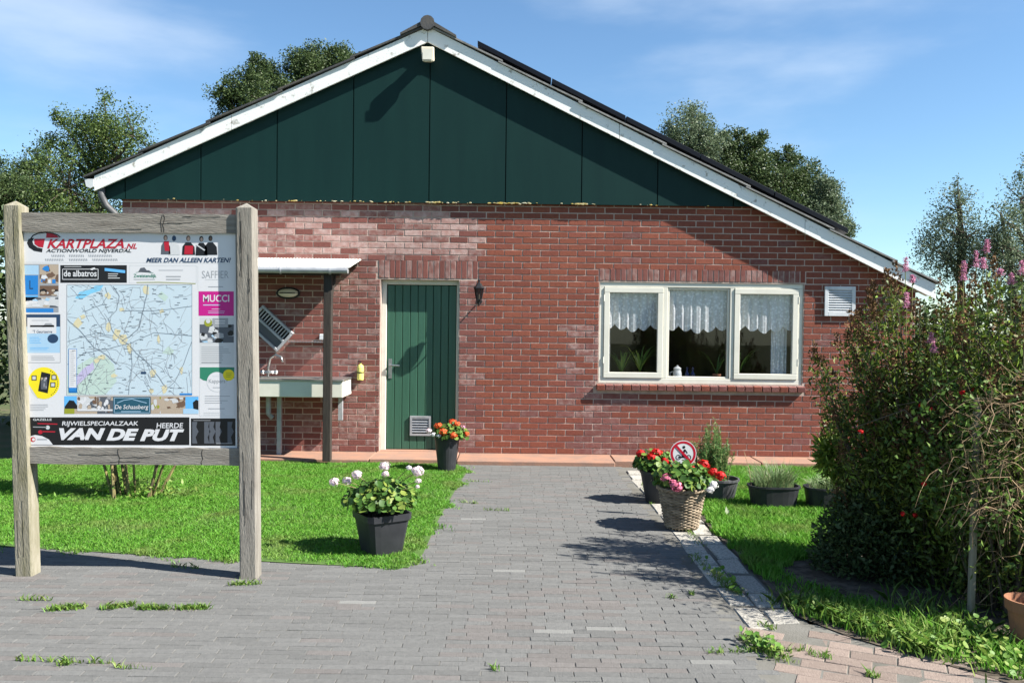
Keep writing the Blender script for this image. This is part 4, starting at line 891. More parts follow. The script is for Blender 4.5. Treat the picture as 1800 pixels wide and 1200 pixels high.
# ------------------------------------------------------------------ flowers in pots
def petals(c, r, n, size):
    d = unit(rng.normal(size=(n, 3)) + np.array([0, -.25, .45])); p = np.array(c) + d * r * rng.uniform(.55, 1, (n, 1)) * np.array([1, 1, .8])
    t = unit(np.cross(d, rng.normal(size=(n, 3)))); b = np.cross(d, t); s = size * rng.uniform(.7, 1.2, (n, 1))
    v = np.stack([p - t * s, p - b * s + d * s * .3, p + t * s, p + b * s + d * s * .3], 1).reshape(-1, 3)
    return v, np.arange(n)[:, None] * 4 + np.arange(4)
def round_leaves(pts, nrm, size):
    n = len(pts); k_ = 7; t = unit(np.cross(nrm, rng.normal(size=(n, 3)))); b = np.cross(nrm, t); s = size * rng.uniform(.6, 1.25, (n, 1)); vv = []
    for i in range(k_):
        a = 2 * math.pi * i / k_; cup = .22 * (1 if i % 2 else .5)
        vv.append(pts + (t * math.cos(a) + b * math.sin(a)) * s * (1 if i % 2 else .86) + nrm * s * cup)
    v = np.stack([pts] + vv, 1).reshape(-1, 3); f = []
    for i in range(k_): f.append(np.arange(n)[:, None] * (k_ + 1) + np.array([[0, 1 + i, 1 + (i + 1) % k_]]))
    return v, np.concatenate(f, 0)
def geranium(t, c, rx, rz, heads, nleaf, lsize, flowr=.04):
    c = np.array(c, float); d = unit(rng.normal(size=(nleaf, 3))); d[:, 2] = np.abs(d[:, 2]) * .9 - .12; d = unit(d)
    p = c + d * np.array([rx, rx * .9, rz]) * rng.uniform(.35, 1.05, (nleaf, 1)) ** .7
    nr = unit(d * .6 + np.array([0, -.25, .6]) + .45 * rng.normal(size=(nleaf, 3)))
    v, f = round_leaves(p, nr, lsize); link('foliage', npmesh('foliage', v, f), M['ger_leaf'], t)
    st = MB()
    for i in range(34):
        q = p[i]; st.tube([c - np.array([0, 0, rz * .15]), (c + q) / 2 + np.array([0, 0, .02]), q], [.005, .0035, .002], 4)
    for (x, y_, z, m, r_) in heads: st.tube([tuple(c), ((c[0] + x) / 2, (c[1] + y_) / 2, (c[2] + z) / 2 + .03), (x, y_, z)], [.004, .003, .0025], 4)
    st.build('stems', M['stem'], t)
    for (x, y_, z, m, r_) in heads:
        v, f = petals((x, y_, z), r_ * 1.08, 80, r_ * .27); link('flower_head', npmesh('flower_head', v, f), M[m], t)
def heads_px(lst, Y, m=None):
    out = []
    for (px, py, dy, mm, r_) in lst:
        q = U(px, py, Y=Y + dy); out.append((q.x, q.y, q.z, mm, r_))
    return out
# square pot with pale pink geranium on the lawn
g = U(666, 977, Z=0); cx, cy = g.x, g.y + .12
t = thing('potted_geranium', (cx, cy, 0), 'square anthracite pot of pale pink geraniums at the lawn corner', 'potted plant', 'potted geraniums')
MB().lathe([(0, .004), (.118, .004), (.155, .235), (.168, .24), (.170, .285), (.158, .285), (.150, .24), (0, .24)], (cx, cy, 0), 28, sq=7, rot=R(33)).build('pot', M['pot'], t)
MB().lathe([(.150, .25), (0, .27)], (cx, cy, 0), 12).build('soil', M['compost'], t)
geranium(t, (cx - .01, cy, .34), .255, .17, heads_px([(587, 847, -.05, 'white_fl', .036), (610, 845, .05, 'white_fl', .033), (628, 834, 0, 'white_fl', .038), (676, 819, -.06, 'white_fl', .038), (677, 833, -.05, 'white_fl', .028), (734, 828, -.02, 'white_fl', .043), (719, 822, 0, 'pure_fl', .02), (735, 845, -.05, 'white_fl', .022), (734, 855, -.08, 'white_fl', .015)], cy), 820, .026)
# tall pot with orange geranium by the door
g = U(784, 829, Z=0); cx, cy = g.x, g.y + .1
t = thing('potted_geranium', (cx, cy, 0), 'tall dark pot of orange geraniums in front of the green door', 'potted plant', 'potted geraniums')
MB().lathe([(0, .004), (.095, .004), (.135, .34), (.143, .345), (.143, .37), (.132, .37), (.128, .33), (0, .33)], (cx, cy, 0), 24).build('pot', M['pot'], t)
geranium(t, (cx + .03, cy, .38), .20, .15, heads_px([(771, 749, -.05, 'orange_fl', .046), (779, 759, -.14, 'orange_fl', .046), (795, 743, 0, 'orange_fl', .048), (803, 746, -.05, 'orange_fl', .04), (797, 765, -.16, 'orange_fl', .042), (819, 763, -.05, 'orange_fl', .036), (813, 752, .02, 'mauve', .035), (754, 757, -.06, 'white_fl', .034), (762, 764, -.12, 'pure_fl', .03), (771, 766, -.15, 'pure_fl', .026)], cy), 520, .025)
# dark round pot with red geranium behind the basket
g = U(1160, 886, Z=0); cx, cy = g.x, g.y + .12
t = thing('potted_geranium', (cx, cy, 0), 'dark pot of red geraniums on the kerb behind the wicker basket', 'potted plant', 'potted geraniums')
MB().lathe([(0, .004), (.11, .004), (.16, .26), (.168, .265), (.168, .29), (.157, .29), (.152, .25), (0, .25)], (cx, cy, 0), 24).build('pot', M['pot'], t)
geranium(t, (cx - .02, cy, .33), .20, .14, heads_px([(1126, 797, 0, 'red', .045), (1153, 797, -.05, 'red', .055), (1145, 803, -.1, 'red', .04), (1169, 810, -.1, 'red', .045), (1174, 800, .05, 'red', .04), (1190, 818, 0, 'red', .04)], cy), 520, .026)
# wicker basket
g = U(1203, 934, Z=0); cx, cy = g.x, g.y + .12
t = thing('wicker_basket', (cx, cy, 0), 'wicker basket planted with red, pink and white geraniums on the kerb', 'basket')
bk = MB(); hgt = .31; nr_ = 25
def brad(z): return .125 + .055 * z / hgt
for r_ in range(nr_):
    z = .025 + (hgt - .03) * r_ / (nr_ - 1)
    for par in range(1):
        pts = []
        for j in range(73):
            a = 2 * math.pi * j / 72; q = brad(z) + .0055 * math.cos(a * 14 + math.pi * r_); pts.append((cx + q * math.cos(a), cy + q * math.sin(a), z + .002 * math.sin(a * 7 + r_)))
        bk.tube(pts, .0062, 5, cap=False)
bk.build('weave', M['wicker'], t)
for j in range(28):
    a = 2 * math.pi * (j + .5) / 28; MB().tube([(cx + .122 * math.cos(a), cy + .122 * math.sin(a), .005), (cx + (brad(hgt) - .002) * math.cos(a), cy + (brad(hgt) - .002) * math.sin(a), hgt + .005)], .006, 5).build('stake', M['wicker'], t)
rm_ = MB()
for s_ in (0, math.pi):
    rm_.tube([(cx + (.188 + .008 * math.cos(12 * a + s_)) * math.cos(a), cy + (.188 + .008 * math.cos(12 * a + s_)) * math.sin(a), hgt + .012 + .008 * math.sin(12 * a + s_)) for a in np.linspace(0, 2 * math.pi, 97)], .010, 6, cap=False)
rm_.build('rim', M['wicker'], t)
MB().lathe([(0, .012), (.115, .012), (.165, hgt - .02), (0, hgt - .02)], (cx, cy, 0), 20).build('lining', M['dark'], t)
geranium(t, (cx + .01, cy, .37), .24, .16, heads_px([(1178, 825, .05, 'red', .045), (1192, 823, .08, 'red', .045), (1236, 817, .05, 'red', .05), (1218, 823, .0, 'red', .03), (1253, 830, 0, 'red', .042), (1266, 836, -.02, 'red', .045), (1222, 842, -.15, 'red', .022), (1172, 841, -.12, 'pink_fl', .045), (1190, 855, -.2, 'pink_fl', .05), (1183, 849, -.17, 'pink_fl', .035), (1253, 852, -.12, 'pure_fl', .04), (1248, 861, -.16, 'pure_fl', .032), (1187, 833, -.05, 'pure_fl', .02)], cy), 700, .026)
# no-motorcycles sign on a stake
p = U(1201, 797, Y=7.15)
t = thing('prohibition_sign', (p.x, 7.15, 0), 'round red-rimmed sign forbidding motorcycles on a thin stake above the red geraniums', 'sign')
def disc(name, r0, r1, y_, m, n=40):
    v = []; f = []
    for i in range(n):
        a = 2 * math.pi * i / n; v += [(p.x + r0 * math.cos(a), y_, p.z + r0 * math.sin(a)), (p.x + r1 * math.cos(a), y_, p.z + r1 * math.sin(a))]
    f = [(2 * i, 2 * i + 1, 2 * ((i + 1) % n) + 1, 2 * ((i + 1) % n)) for i in range(n)]
    if r0 < .002: pass
    return MB().add(v, f).build(name, m, t)
RS = .111; M['sign_red'] = flat('sign_red', (.45, .01, .03)); 
MB().prism([(p.x + RS * math.cos(a), p.z + RS * math.sin(a)) for a in np.linspace(0, 2 * math.pi, 41)[:-1]], 7.15, 7.154).build('plate', K['white'], t)
disc('red_ring', RS * .78, RS * .95, 7.149, M['sign_red'])
MB().bar((p.x - .062, 7.1475, p.z + .066), (p.x + .062, 7.1475, p.z - .066), .021, .001, up=(0, 1, 0)).build('red_bar', M['sign_red'], t)
pg = MB(); s_ = RS / 22
def PQ(px, py): return (p.x + (px - 1201) * s_, 7.1485, p.z - (py - 797) * s_)
for wx in (1193, 1210):
    cxx, czz = PQ(wx, 803)[0], PQ(wx, 803)[2]
    v = []; 
    for i in range(20):
        a = 2 * math.pi * i / 20; v += [(cxx + .016 * math.cos(a), 7.1485, czz + .016 * math.sin(a)), (cxx + .022 * math.cos(a), 7.1485, czz + .022 * math.sin(a))]
    pg.add(v, [(2 * i, 2 * i + 1, 2 * ((i + 1) % 20) + 1, 2 * ((i + 1) % 20)) for i in range(20)])
for a, b, wd in (((1193, 803), (1204, 802), .012), ((1199, 800), (1206, 799), .014), ((1206, 800), (1210, 803), .006), ((1200, 799), (1204, 790), .016), ((1204, 790), (1208, 796), .007), ((1203, 799), (1207, 803), .008)): pg.bar(PQ(*a), PQ(*b), wd, .0005, up=(0, 1, 0))
pg.ball(PQ(1202, 786), .012, 10, 6, sc=(1, .05, 1)); pg.build('motorcycle_symbol', K['black'], t)
MB().bar((p.x, 7.16, -.1), (p.x, 7.16, p.z + .05), .018, .01, up=(0, 1, 0)).build('stake', M['galv'], t)
# rosemary pot
g = U(1272, 886, Z=0); cx, cy = g.x - .01, g.y + .15
t = thing('potted_rosemary', (cx, cy, 0), 'upright bright green rosemary in a round dark grey pot near the wall', 'potted plant')
MB().lathe([(0, .004), (.135, .004), (.175, .19), (.186, .195), (.186, .215), (.172, .215), (.165, .18), (0, .18)], (cx, cy, 0), 24).build('pot', M['pot_grey'], t)
st = MB(); lp = []; ld = []
for i in range(84):
    a = random.uniform(0, 6.28); r_ = .135 * math.sqrt(random.random()); bx, by = cx - .06 + r_ * math.cos(a), cy + r_ * math.sin(a); hh = random.uniform(.3, .60) * (1 - .3 * abs(r_) / .135) + (.06 if i % 3 == 0 else 0); tx, ty = bx + random.gauss(0, .035), by + random.gauss(0, .03)
    st.tube([(bx, by, .17), ((bx + tx) / 2, (by + ty) / 2, .17 + hh * .5), (tx, ty, .17 + hh)], [.004, .003, .002], 4)
    for s_ in np.linspace(.06, 1, 70): lp.append((bx + (tx - bx) * s_, by + (ty - by) * s_, .17 + hh * s_)); q = random.uniform(0, 6.28); ld.append((math.cos(q), math.sin(q), .9))
st.build('stems', M['stem'], t); v, f = leaves(lp, .036, .0075, ld, jit=.2); link('foliage', npmesh('foliage', v, f), M['rosemary'], t)
# wide tub with grassy plant, and a second one half hidden
def tub(px, py, lab, plant, sc=1.0):
    g = U(px, py, Z=0); cx, cy = g.x, g.y + .13
    t = thing('planter_tub', (cx, cy, 0), lab, 'planter', 'black plastic tubs')
    MB().lathe([(0, .004), (.185, .004), (.215, .19), (.226, .195), (.226, .212), (.210, .212), (.205, .18), (0, .18)], (cx, cy, 0), 28, sq=3.2, sy=.62).build('pot', M['pot'], t)
    n = 520; a = rng.uniform(0, 2 * math.pi, n); r_ = np.sqrt(rng.uniform(0, 1, n)); vv = []; ff = []
    for i in range(n):
        bx, by = cx + .17 * r_[i] * math.cos(a[i]), cy + .1 * r_[i] * math.sin(a[i]); L_ = random.uniform(.10, .30) * sc; lean = random.uniform(.2, 1.0); d = a[i] + random.gauss(0, .6); o = len(vv); wd = .0035
        for s_ in range(4):
            u = s_ / 3; z = .17 + L_ * (u - .35 * lean * u * u); rr_ = L_ * .75 * lean * u * u; k_ = wd * (1 - .8 * u)
            vv += [(bx + rr_ * math.cos(d) - k_, by + rr_ * math.sin(d), z), (bx + rr_ * math.cos(d) + k_, by + rr_ * math.sin(d) + k_ * .5, z)]
        ff += [(o + 2 * s_, o + 2 * s_ + 1, o + 2 * s_ + 3, o + 2 * s_ + 2) for s_ in range(3)]
    MB().add(vv, ff).build('foliage', M['chive'], t)
    if plant: MB().tube([(cx - .19, cy, .17), (cx - .22, cy, .35), (cx - .265, cy, .50)], [.004, .003, .002], 4).build('dry_stalk', M['dry'], t)
tub(1367, 899, 'wide black tub of grassy herbs standing on the right lawn', True); tub(1468, 902, 'black tub half hidden behind the low bush', False, .6)
# terracotta pot at the right edge
g = U(1812, 1146, Z=0); cx, cy = g.x + .055, g.y + .1
t = thing('terracotta_pot', (cx, cy, 0), 'plain terracotta pot in the undergrowth at the right edge', 'pot')
MB().lathe([(0, .004), (.08, .004), (.105, .18), (.116, .18), (.12, .235), (.108, .235), (.10, .18), (0, .18)], (cx, cy, 0), 22).build('pot', M['terracotta'], t)
MB().lathe([(.095, .18), (0, .19)], (cx, cy, 0), 12).build('soil', M['compost'], t)

# ------------------------------------------------------------------ grass
def blades(P, hmin, hmax, wmin, wmax, lean=.6, z=.0):
    n = len(P); h = rng.uniform(hmin, hmax, n); a = rng.uniform(0, 2 * math.pi, n); b = rng.uniform(0, 2 * math.pi, n); ln = h * lean * rng.uniform(.1, 1.2, n); wd = rng.uniform(wmin, wmax, n)
    base = np.c_[P, np.full(n, z)]; s = np.c_[np.cos(a), np.sin(a), np.zeros(n)] * wd[:, None] / 2; d = np.c_[np.cos(b), np.sin(b), np.zeros(n)] * ln[:, None]; up = np.c_[np.zeros(n), np.zeros(n), h]
    v = np.stack([base - s, base + s, base + d * .35 + up * .62 + s * .8, base + d + up * .95, base + d * .35 + up * .62 - s * .8], 1).reshape(-1, 3)
    return v, np.arange(n)[:, None] * 5 + np.arange(5)
def noise2(x, y): return .5 * np.sin(x * 7.1 + 2 * np.sin(y * 5.3)) + .3 * np.sin(x * 17.3 + y * 13.1) + .2 * np.sin(x * 41 - y * 37)
def sample(poly, n, wob=.035):
    a = np.array(poly); lo, hi = a.min(0) - .1, a.max(0) + .1; Q = rng.uniform(lo, hi, (int(n), 2)); w1 = np.c_[noise2(Q[:, 0], Q[:, 1] * 1.3), noise2(Q[:, 1] * 1.1, Q[:, 0])] * wob
    Q2 = Q[pip(Q + w1, poly)]; vis = (np.abs(Q2[:, 0]) < .64 * Q2[:, 1] + .6); return Q2[vis]
P = np.concatenate([sample(LAWN, 500000, .085), sample(LAWN, 70000, .2)]); P = P[P[:, 0] > -6.6]
dens = .55 + .45 * noise2(P[:, 0] * .4, P[:, 1] * .45); P = P[rng.uniform(0, 1, len(P)) < np.clip(dens + .35, .3, 1)]
v, f = blades(P, .012, .034, .003, .006, 1.0)
tag(link('lawn_grass', npmesh('lawn_grass', v, f), M['grass']), kind='stuff')
GR = [(1.60, 5.6), (1.62, 4.75), (1.80, 4.42), (2.02, 4.12), (2.3, 3.86), (2.7, 3.4), (3.0, 3.6), (2.75, 4.3), (2.4, 4.65), (2.05, 5.0), (1.78, 5.45), (1.9, 5.75), (2.6, 6.2), (3.4, 7.0), (3.8, 9.6), (1.62, 9.66), (1.62, 7)]
P = sample(GR, 190000, .07); kk = .5 + .9 * noise2(P[:, 0] * .9, P[:, 1] * .8); P = P[(P[:, 1] > 5.5) | (rng.uniform(0, 1, len(P)) < np.clip(kk * .55, .06, .7))]; v, f = blades(P, .025, .075, .004, .008, .8)
tag(link('verge_grass', npmesh('verge_grass', v, f), M['grass']), kind='stuff')
# coarser weeds: along the verge edge, in paving joints, round the right post
pts = []
def line_pts(a, b, n, sd):
    A_, B_ = U(*a, Z=0), U(*b, Z=0); s_ = rng.uniform(0, 1, n); return np.c_[A_.x + (B_.x - A_.x) * s_ + rng.normal(0, sd, n), A_.y + (B_.y - A_.y) * s_ + rng.normal(0, sd, n)]
small = [line_pts((85, 1072), (150, 1068), 260, .014), line_pts((180, 1070), (235, 1064), 220, .012), line_pts((240, 1070), (297, 1070), 240, .012), line_pts((310, 1070), (368, 1069), 220, .012), line_pts((30, 1054), (90, 1055), 60, .005), line_pts((20, 1160), (200, 1166), 90, .006), line_pts((105, 1165), (122, 1168), 60, .012), line_pts((200, 1172), (265, 1177), 30, .005), line_pts((300, 996), (355, 999), 50, .012), line_pts((405, 1028), (458, 1026), 130, .012),
         line_pts((1250, 1010), (1300, 1045), 160, .02), line_pts((1190, 900), (1230, 960), 160, .02), line_pts((1215, 975), (1245, 1000), 90, .02), line_pts((1310, 1120), (1380, 1160), 330, .035), line_pts((1240, 1146), (1420, 1143), 160, .012), line_pts((1430, 1150), (1460, 1156), 60, .02), line_pts((1525, 1186), (1540, 1189), 50, .012), line_pts((1345, 1100), (1360, 1106), 50, .015), line_pts((1130, 850), (1150, 890), 70, .015),
         line_pts((820, 846), (865, 847), 30, .006), line_pts((810, 883), (840, 885), 40, .008), line_pts((850, 896), (895, 898), 40, .006), line_pts((1170, 1050), (1190, 1051), 20, .005), line_pts((1210, 1043), (1220, 1046), 20, .006), line_pts((865, 1175), (873, 1178), 20, .008), line_pts((480, 808), (520, 808), 20, .006), line_pts((840, 806), (872, 802), 40, .02)]
P = np.concatenate(small); v, f = blades(P, .008, .04, .003, .008, 1.2)
tag(link('joint_weeds', npmesh('joint_weeds', v, f), M['weed']), kind='stuff')
P = np.concatenate([line_pts((1380, 1060), (1640, 1150), 520, .06), line_pts((1575, 1105), (1640, 1150), 420, .05), line_pts((1480, 1085), (1530, 1105), 200, .04), line_pts((1600, 1060), (1760, 1170), 420, .12), line_pts((1640, 1000), (1780, 1060), 160, .15)])
v, f = blades(P, .03, .12, .005, .013, 1.1); tag(link('verge_weeds', npmesh('verge_weeds', v, f), M['weed']), kind='stuff')
P = np.concatenate([line_pts((1400, 1065), (1640, 1150), 260, .05), line_pts((1590, 1120), (1640, 1150), 200, .04), line_pts((1690, 1100), (1780, 1180), 260, .09), line_pts((1310, 1125), (1370, 1155), 60, .03), line_pts((1240, 1000), (1300, 1045), 50, .02)])
P3 = np.c_[P, rng.uniform(.01, .07, len(P))]; vv_, ff_ = round_leaves(P3, unit(rng.normal(size=(len(P), 3)) * .5 + np.array([0, -.2, 1])), .018)
tag(link('broadleaf_weeds', npmesh('broadleaf_weeds', vv_, ff_), M['weed']), kind='stuff')
q = U(1281, 911, Z=0); o = MB().add([(q.x - .012, q.y, .0), (q.x + .012, q.y, .0), (q.x + .005, q.y + .01, .06), (q.x - .02, q.y + .02, .10), (q.x - .03, q.y + .01, .06)], [(0, 1, 2, 3, 4)]).build('fallen_leaf', mat('pale_leaf', (.55, .62, .42), rough=.5, transl=.3), None)
tag(o, 'single pale leaf standing in the grass right of the basket', 'leaf')

# ------------------------------------------------------------------ shrubs
def tri_leaf(t, name, pts, dirs, L_, W_, m, jit=.5, up=0): 
    v, f = leaves(pts, L_, W_, dirs, up, jit); return link(name, npmesh(name, v, f), m, t)
def spirea(base, rx, ry, hgt, nst, label, seed, extra=(), pinks=(), nleaf=185, yng=.22, bias=(0, 0), grp='spirea'):
    r = random.Random(seed); t = thing('flowering_shrub', base, label, 'shrub'); st = MB(); lp = []; ld = []; yp = []; yd = []; sp = []
    tips = []
    for i in range(nst):
        a = r.uniform(0, 6.283); q = math.sqrt(r.random()); tipz = hgt * (1 - .42 * q * q) * r.uniform(.62, 1.03)
        tips.append((base[0] + rx * q * math.cos(a) + bias[0] * q, base[1] + ry * q * math.sin(a), tipz))
    tips += list(extra)
    for tp in tips:
        b = (base[0] + (tp[0] - base[0]) * .35 + r.gauss(0, .06), base[1] + (tp[1] - base[1]) * .35 + r.gauss(0, .06), 0); mid = ((b[0] * .55 + tp[0] * .45), b[1] * .55 + tp[1] * .45, tp[2] * .55)
        st.tube([b, mid, tp], [.008, .005, .002], 4)
        for k_ in range(nleaf):
            s_ = r.uniform(.06, 1) ** .85
            if s_ < .5: u = s_ / .5; c = [b[j] + (mid[j] - b[j]) * u for j in range(3)]
            else: u = (s_ - .5) / .5; c = [mid[j] + (tp[j] - mid[j]) * u for j in range(3)]
            sp_ = .10 * (1 - s_ * .75) + .012
            c = [c[0] + r.gauss(0, sp_), c[1] + r.gauss(0, sp_), max(c[2] + r.gauss(0, sp_), .02)]; d = (r.gauss(0, 1), r.gauss(0, 1), .7)
            if r.random() < yng and s_ > .6: yp.append(c); yd.append(d)  # upper shoots take the young leaves with sunlight painted in
            else: lp.append(c); ld.append(d)
        if r.random() < .85:
            L_ = r.uniform(.08, .2); dx = [(tp[j] - mid[j]) * .1 for j in range(3)]
            for k_ in range(70):
                u = r.random(); w_ = .018 * (1 - u) + .004; sp.append((tp[0] + dx[0] * u + r.gauss(0, w_), tp[1] + dx[1] * u + r.gauss(0, w_), tp[2] - .02 + L_ * u))
    st.build('stems', M['bark'], t); tri_leaf(t, 'foliage', lp, ld, .05, .0155, M['spirea'], .4); tri_leaf(t, 'young_lit_foliage', yp, yd, .05, .015, M['spirea_lit'], .4)
    if sp: tri_leaf(t, 'spent_flowers', sp, np.tile([0, 0, 1.0], (len(sp), 1)), .024, .012, M['spent'], .8)
    for (px, py, Y, h) in pinks:
        c = U(px, py, Y=Y); n = 260; u = rng.uniform(0, 1, n); w_ = .0095 * (1 - u * .7) + .002
        P_ = np.c_[c.x + rng.normal(0, 1, n) * w_, c.y + rng.normal(0, 1, n) * w_, c.z - h / 2 + h * u]; o = tri_leaf(t, 'flower_spike', P_, rng.normal(size=(n, 3)), .0085, .007, M['mauve'], .6)
        MB().tube([(c.x, c.y, c.z - h / 2 - .22), (c.x, c.y, c.z + h * .4)], .0025, 4).build('flower_stalk', M['stem'], t)
    return t
ex = []
for (px, py, Y) in ((1432, 640, 5.98), (1440, 655, 5.98), (1482, 605, 5.88), (1448, 750, 6.08), (1470, 690, 5.88), (1512, 575, 5.78), (1540, 530, 5.68), (1452, 790, 6.08), (1500, 640, 5.68), (1562, 512, 5.58), (1500, 590, 5.78), (1476, 735, 5.88), (1560, 500, 5.48), (1462, 830, 5.98), (1480, 870, 5.78), (1470, 900, 5.58), (1520, 600, 5.58), (1530, 560, 5.48), (1510, 700, 5.58), (1520, 780, 5.58), (1490, 800, 5.68)):
    for j in range(3):
        q = U(px + random.gauss(0, 8) + 4, py + random.gauss(0, 8), Y=Y + random.gauss(0, .12)); ex.append((q.x, q.y, q.z))
spirea((2.80, 5.45, 0), .56, .42, 1.86, 150, 'tall spirea shrub with brown spent spikes in front of the wall vent', 3, ex, [(1592, 465, 5.3, .085), (1604, 490, 5.3, .05), (1594, 527, 5.15, .09), (1637, 594, 5.0, .06), (1641, 612, 5.0, .05)], bias=(.0, 0))
spirea((2.95, 4.9, 0), .58, .42, 1.95, 170, 'spirea shrub with mauve pink flower spikes towering at the right edge', 4, [], [(1694, 476, 4.9, .11), (1735, 432, 5.2, .08), (1716, 455, 5.2, .10), (1758, 478, 5.0, .035), (1778, 490, 4.8, .06), (1797, 470, 4.8, .08), (1728, 462, 5.1, .06)], yng=.6)
spirea((4.0, 4.45, 0), .8, .6, 1.6, 90, 'leafy shrub mostly beyond the right edge behind the dry stems', 5, [], [])
# low bush beside the tubs
b0 = (2.42, 5.6, 0); t = thing('low_bush', b0, 'low bush with small greyish leaves below the spirea beside the tubs', 'bush')
n = 9000; d = unit(rng.normal(size=(n, 3))); d[:, 2] = np.abs(d[:, 2]); Pp = np.array([2.42, 5.6, .03]) + d * np.array([.42, .36, .55]) * rng.uniform(.2, 1.05, (n, 1)) ** .5
tri_leaf(t, 'foliage', Pp, d, .038, .02, M['dwarf'], .9)
st = MB()
for i in range(30): st.tube([(2.42 + random.gauss(0, .1), 5.6 + random.gauss(0, .1), 0), tuple(Pp[i * 7])], [.007, .003], 4)
st.build('stems', M['bark'], t)
n = 500; d = unit(rng.normal(size=(n, 3))); c0 = U(1462, 800, Y=6.0); Pp = np.array(c0) + d * np.array([.11, .12, .15]) * rng.uniform(.2, 1, (n, 1)); tri_leaf(t, 'young_lit_foliage', Pp, d, .07, .025, M['spirea_lit'], .6)
# climbing rose tangle with dry stems and red blooms, tied to a stake
b0 = U(1735, 1060, Z=0); t = thing('climbing_rose', (b0.x, b0.y, 0), 'tangled rose with dry tan stems and small red blooms at the right', 'rose bush')
r = random.Random(9); dr = MB(); tips = []
for i in range(420):
    px, py = r.gauss(1772, 46), max(660, r.gauss(800, 70)); Y = r.uniform(4.4, 4.95); q = U(px, py, Y=Y); b = Vector((b0.x + r.gauss(.08, .12), b0.y + r.gauss(0, .1), 0))
    rad = r.choice([.001, .0012, .0015, .0022]); d = Vector((r.gauss(-.2, 1), r.gauss(0, .5), r.gauss(.0, .55))).normalized(); L_ = r.uniform(.12, .36); pts = []
    if i < 60:
        m_ = b.lerp(q, .5) + Vector((r.gauss(.05, .06), r.gauss(0, .05), r.gauss(.05, .05))); pts = [b, b.lerp(m_, .5) + Vector((r.gauss(0, .03), 0, 0)), m_]
    else: pts = [q - d * L_ * .5 + Vector((r.gauss(0, .04), 0, -.08))]
    sag = r.uniform(-.1, .12)
    for k_ in range(5): u = k_ / 4; pts.append(q + d * L_ * (u - .3) + Vector((r.gauss(0, .004), r.gauss(0, .01), -sag * (u - .3) ** 2 * 3 + r.gauss(0, .004))))
    dr.tube(pts, [rad * (1.25 - .9 * k_ / (len(pts) - 1)) for k_ in range(len(pts))], 4); tips.append(tuple(q))
tag(dr.build('dry_stems', M['dry'], t), kind='stuff')
gs = MB()
for (a, b, c_) in (((1700, 830), (1590, 720), (1500, 752)), ((1720, 800), (1640, 700), (1560, 716)), ((1740, 760), (1760, 660), (1800, 640)), ((1730, 900), (1660, 840), (1600, 900)), ((1735, 990), (1690, 900), (1650, 830))):
    A_, B_, C_ = U(*a, Y=4.9), U(*b, Y=5.0), U(*c_, Y=5.1); gs.tube([A_, B_, C_], [.006, .005, .002], 5)
gs.build('canes', M['bark'], t)
lp = []
for i in range(2600): q = r.choice(tips); lp.append((q[0] + r.gauss(0, .10), q[1] + r.gauss(.08, .12), q[2] + r.gauss(-.05, .12)))
for i in range(900): q = U(r.gauss(1665, 40), r.gauss(790, 90), Y=r.uniform(4.75, 5.1)); lp.append(tuple(q))
tri_leaf(t, 'foliage', lp, None, .036, .02, M['bramble'])
for (px, py) in ((1513, 758), (1619, 712), (1638, 720), (1655, 745), (1691, 690), (1712, 685), (1733, 682), (1735, 765), (1624, 850), (1628, 842), (1588, 903), (1608, 905), (1705, 895), (1780, 755), (1673, 735), (1760, 805)):
    q = U(px, py, Y=4.85 + r.uniform(-.1, .25)); v, f = petals(q, .015, 22, .0075); link('bloom', npmesh('bloom', v, f), M['red'], t)
a = U(1706, 1086, Z=0); zt = U(1722, 700, Y=a.y).z; xt = U(1722, 700, Y=a.y).x
tag(MB().bar((a.x, a.y, -.1), (xt, a.y + .02, zt), .032, .032, up=(0, 1, 0)).build('wooden_stake', M['wood_moss'], None, bevel=.004), 'square wooden stake standing among the rose stems', 'stake')
# dead flower heads tied near the stake
# bush behind the board: bare canes below, foliage above
b0 = U(232, 872, Z=0); t = thing('garden_bush', (b0.x, b0.y, 0), 'bush with bare yellowish canes on the lawn behind the information board', 'bush')
r = random.Random(12); cn = MB(); lp = []
for i in range(13):
    bx, by = b0.x + r.uniform(-.18, .2), b0.y + r.gauss(0, .07); tx = bx + (bx - b0.x) * 2.2 + r.gauss(0, .12); ty = by + r.gauss(0, .2); zt = r.uniform(1.2, 1.75)
    cn.tube([(bx, by, -.02), (bx + (tx - bx) * .3 + r.gauss(0, .03), by + (ty - by) * .3, .35), (bx + (tx - bx) * .55 + r.gauss(0, .03), by + (ty - by) * .6, .8), (tx, ty, zt)], [r.uniform(.009, .02), .011, .008, .003], 6)
    for k_ in range(230): s_ = r.uniform(.35, 1); lp.append((bx + (tx - bx) * s_ + r.gauss(0, .13), by + (ty - by) * s_ + r.gauss(0, .13), max(.62, zt * s_ + r.gauss(0, .1))))
cn.build('canes', M['cane'], t); tri_leaf(t, 'foliage', lp, None, .07, .035, M['oak'])
lp = []
for i in range(420): lp.append((b0.x + r.gauss(.1, .25), b0.y + r.gauss(0, .12), r.uniform(.02, .12)))
tri_leaf(t, 'low_leaves', lp, None, .05, .02, M['weed'])

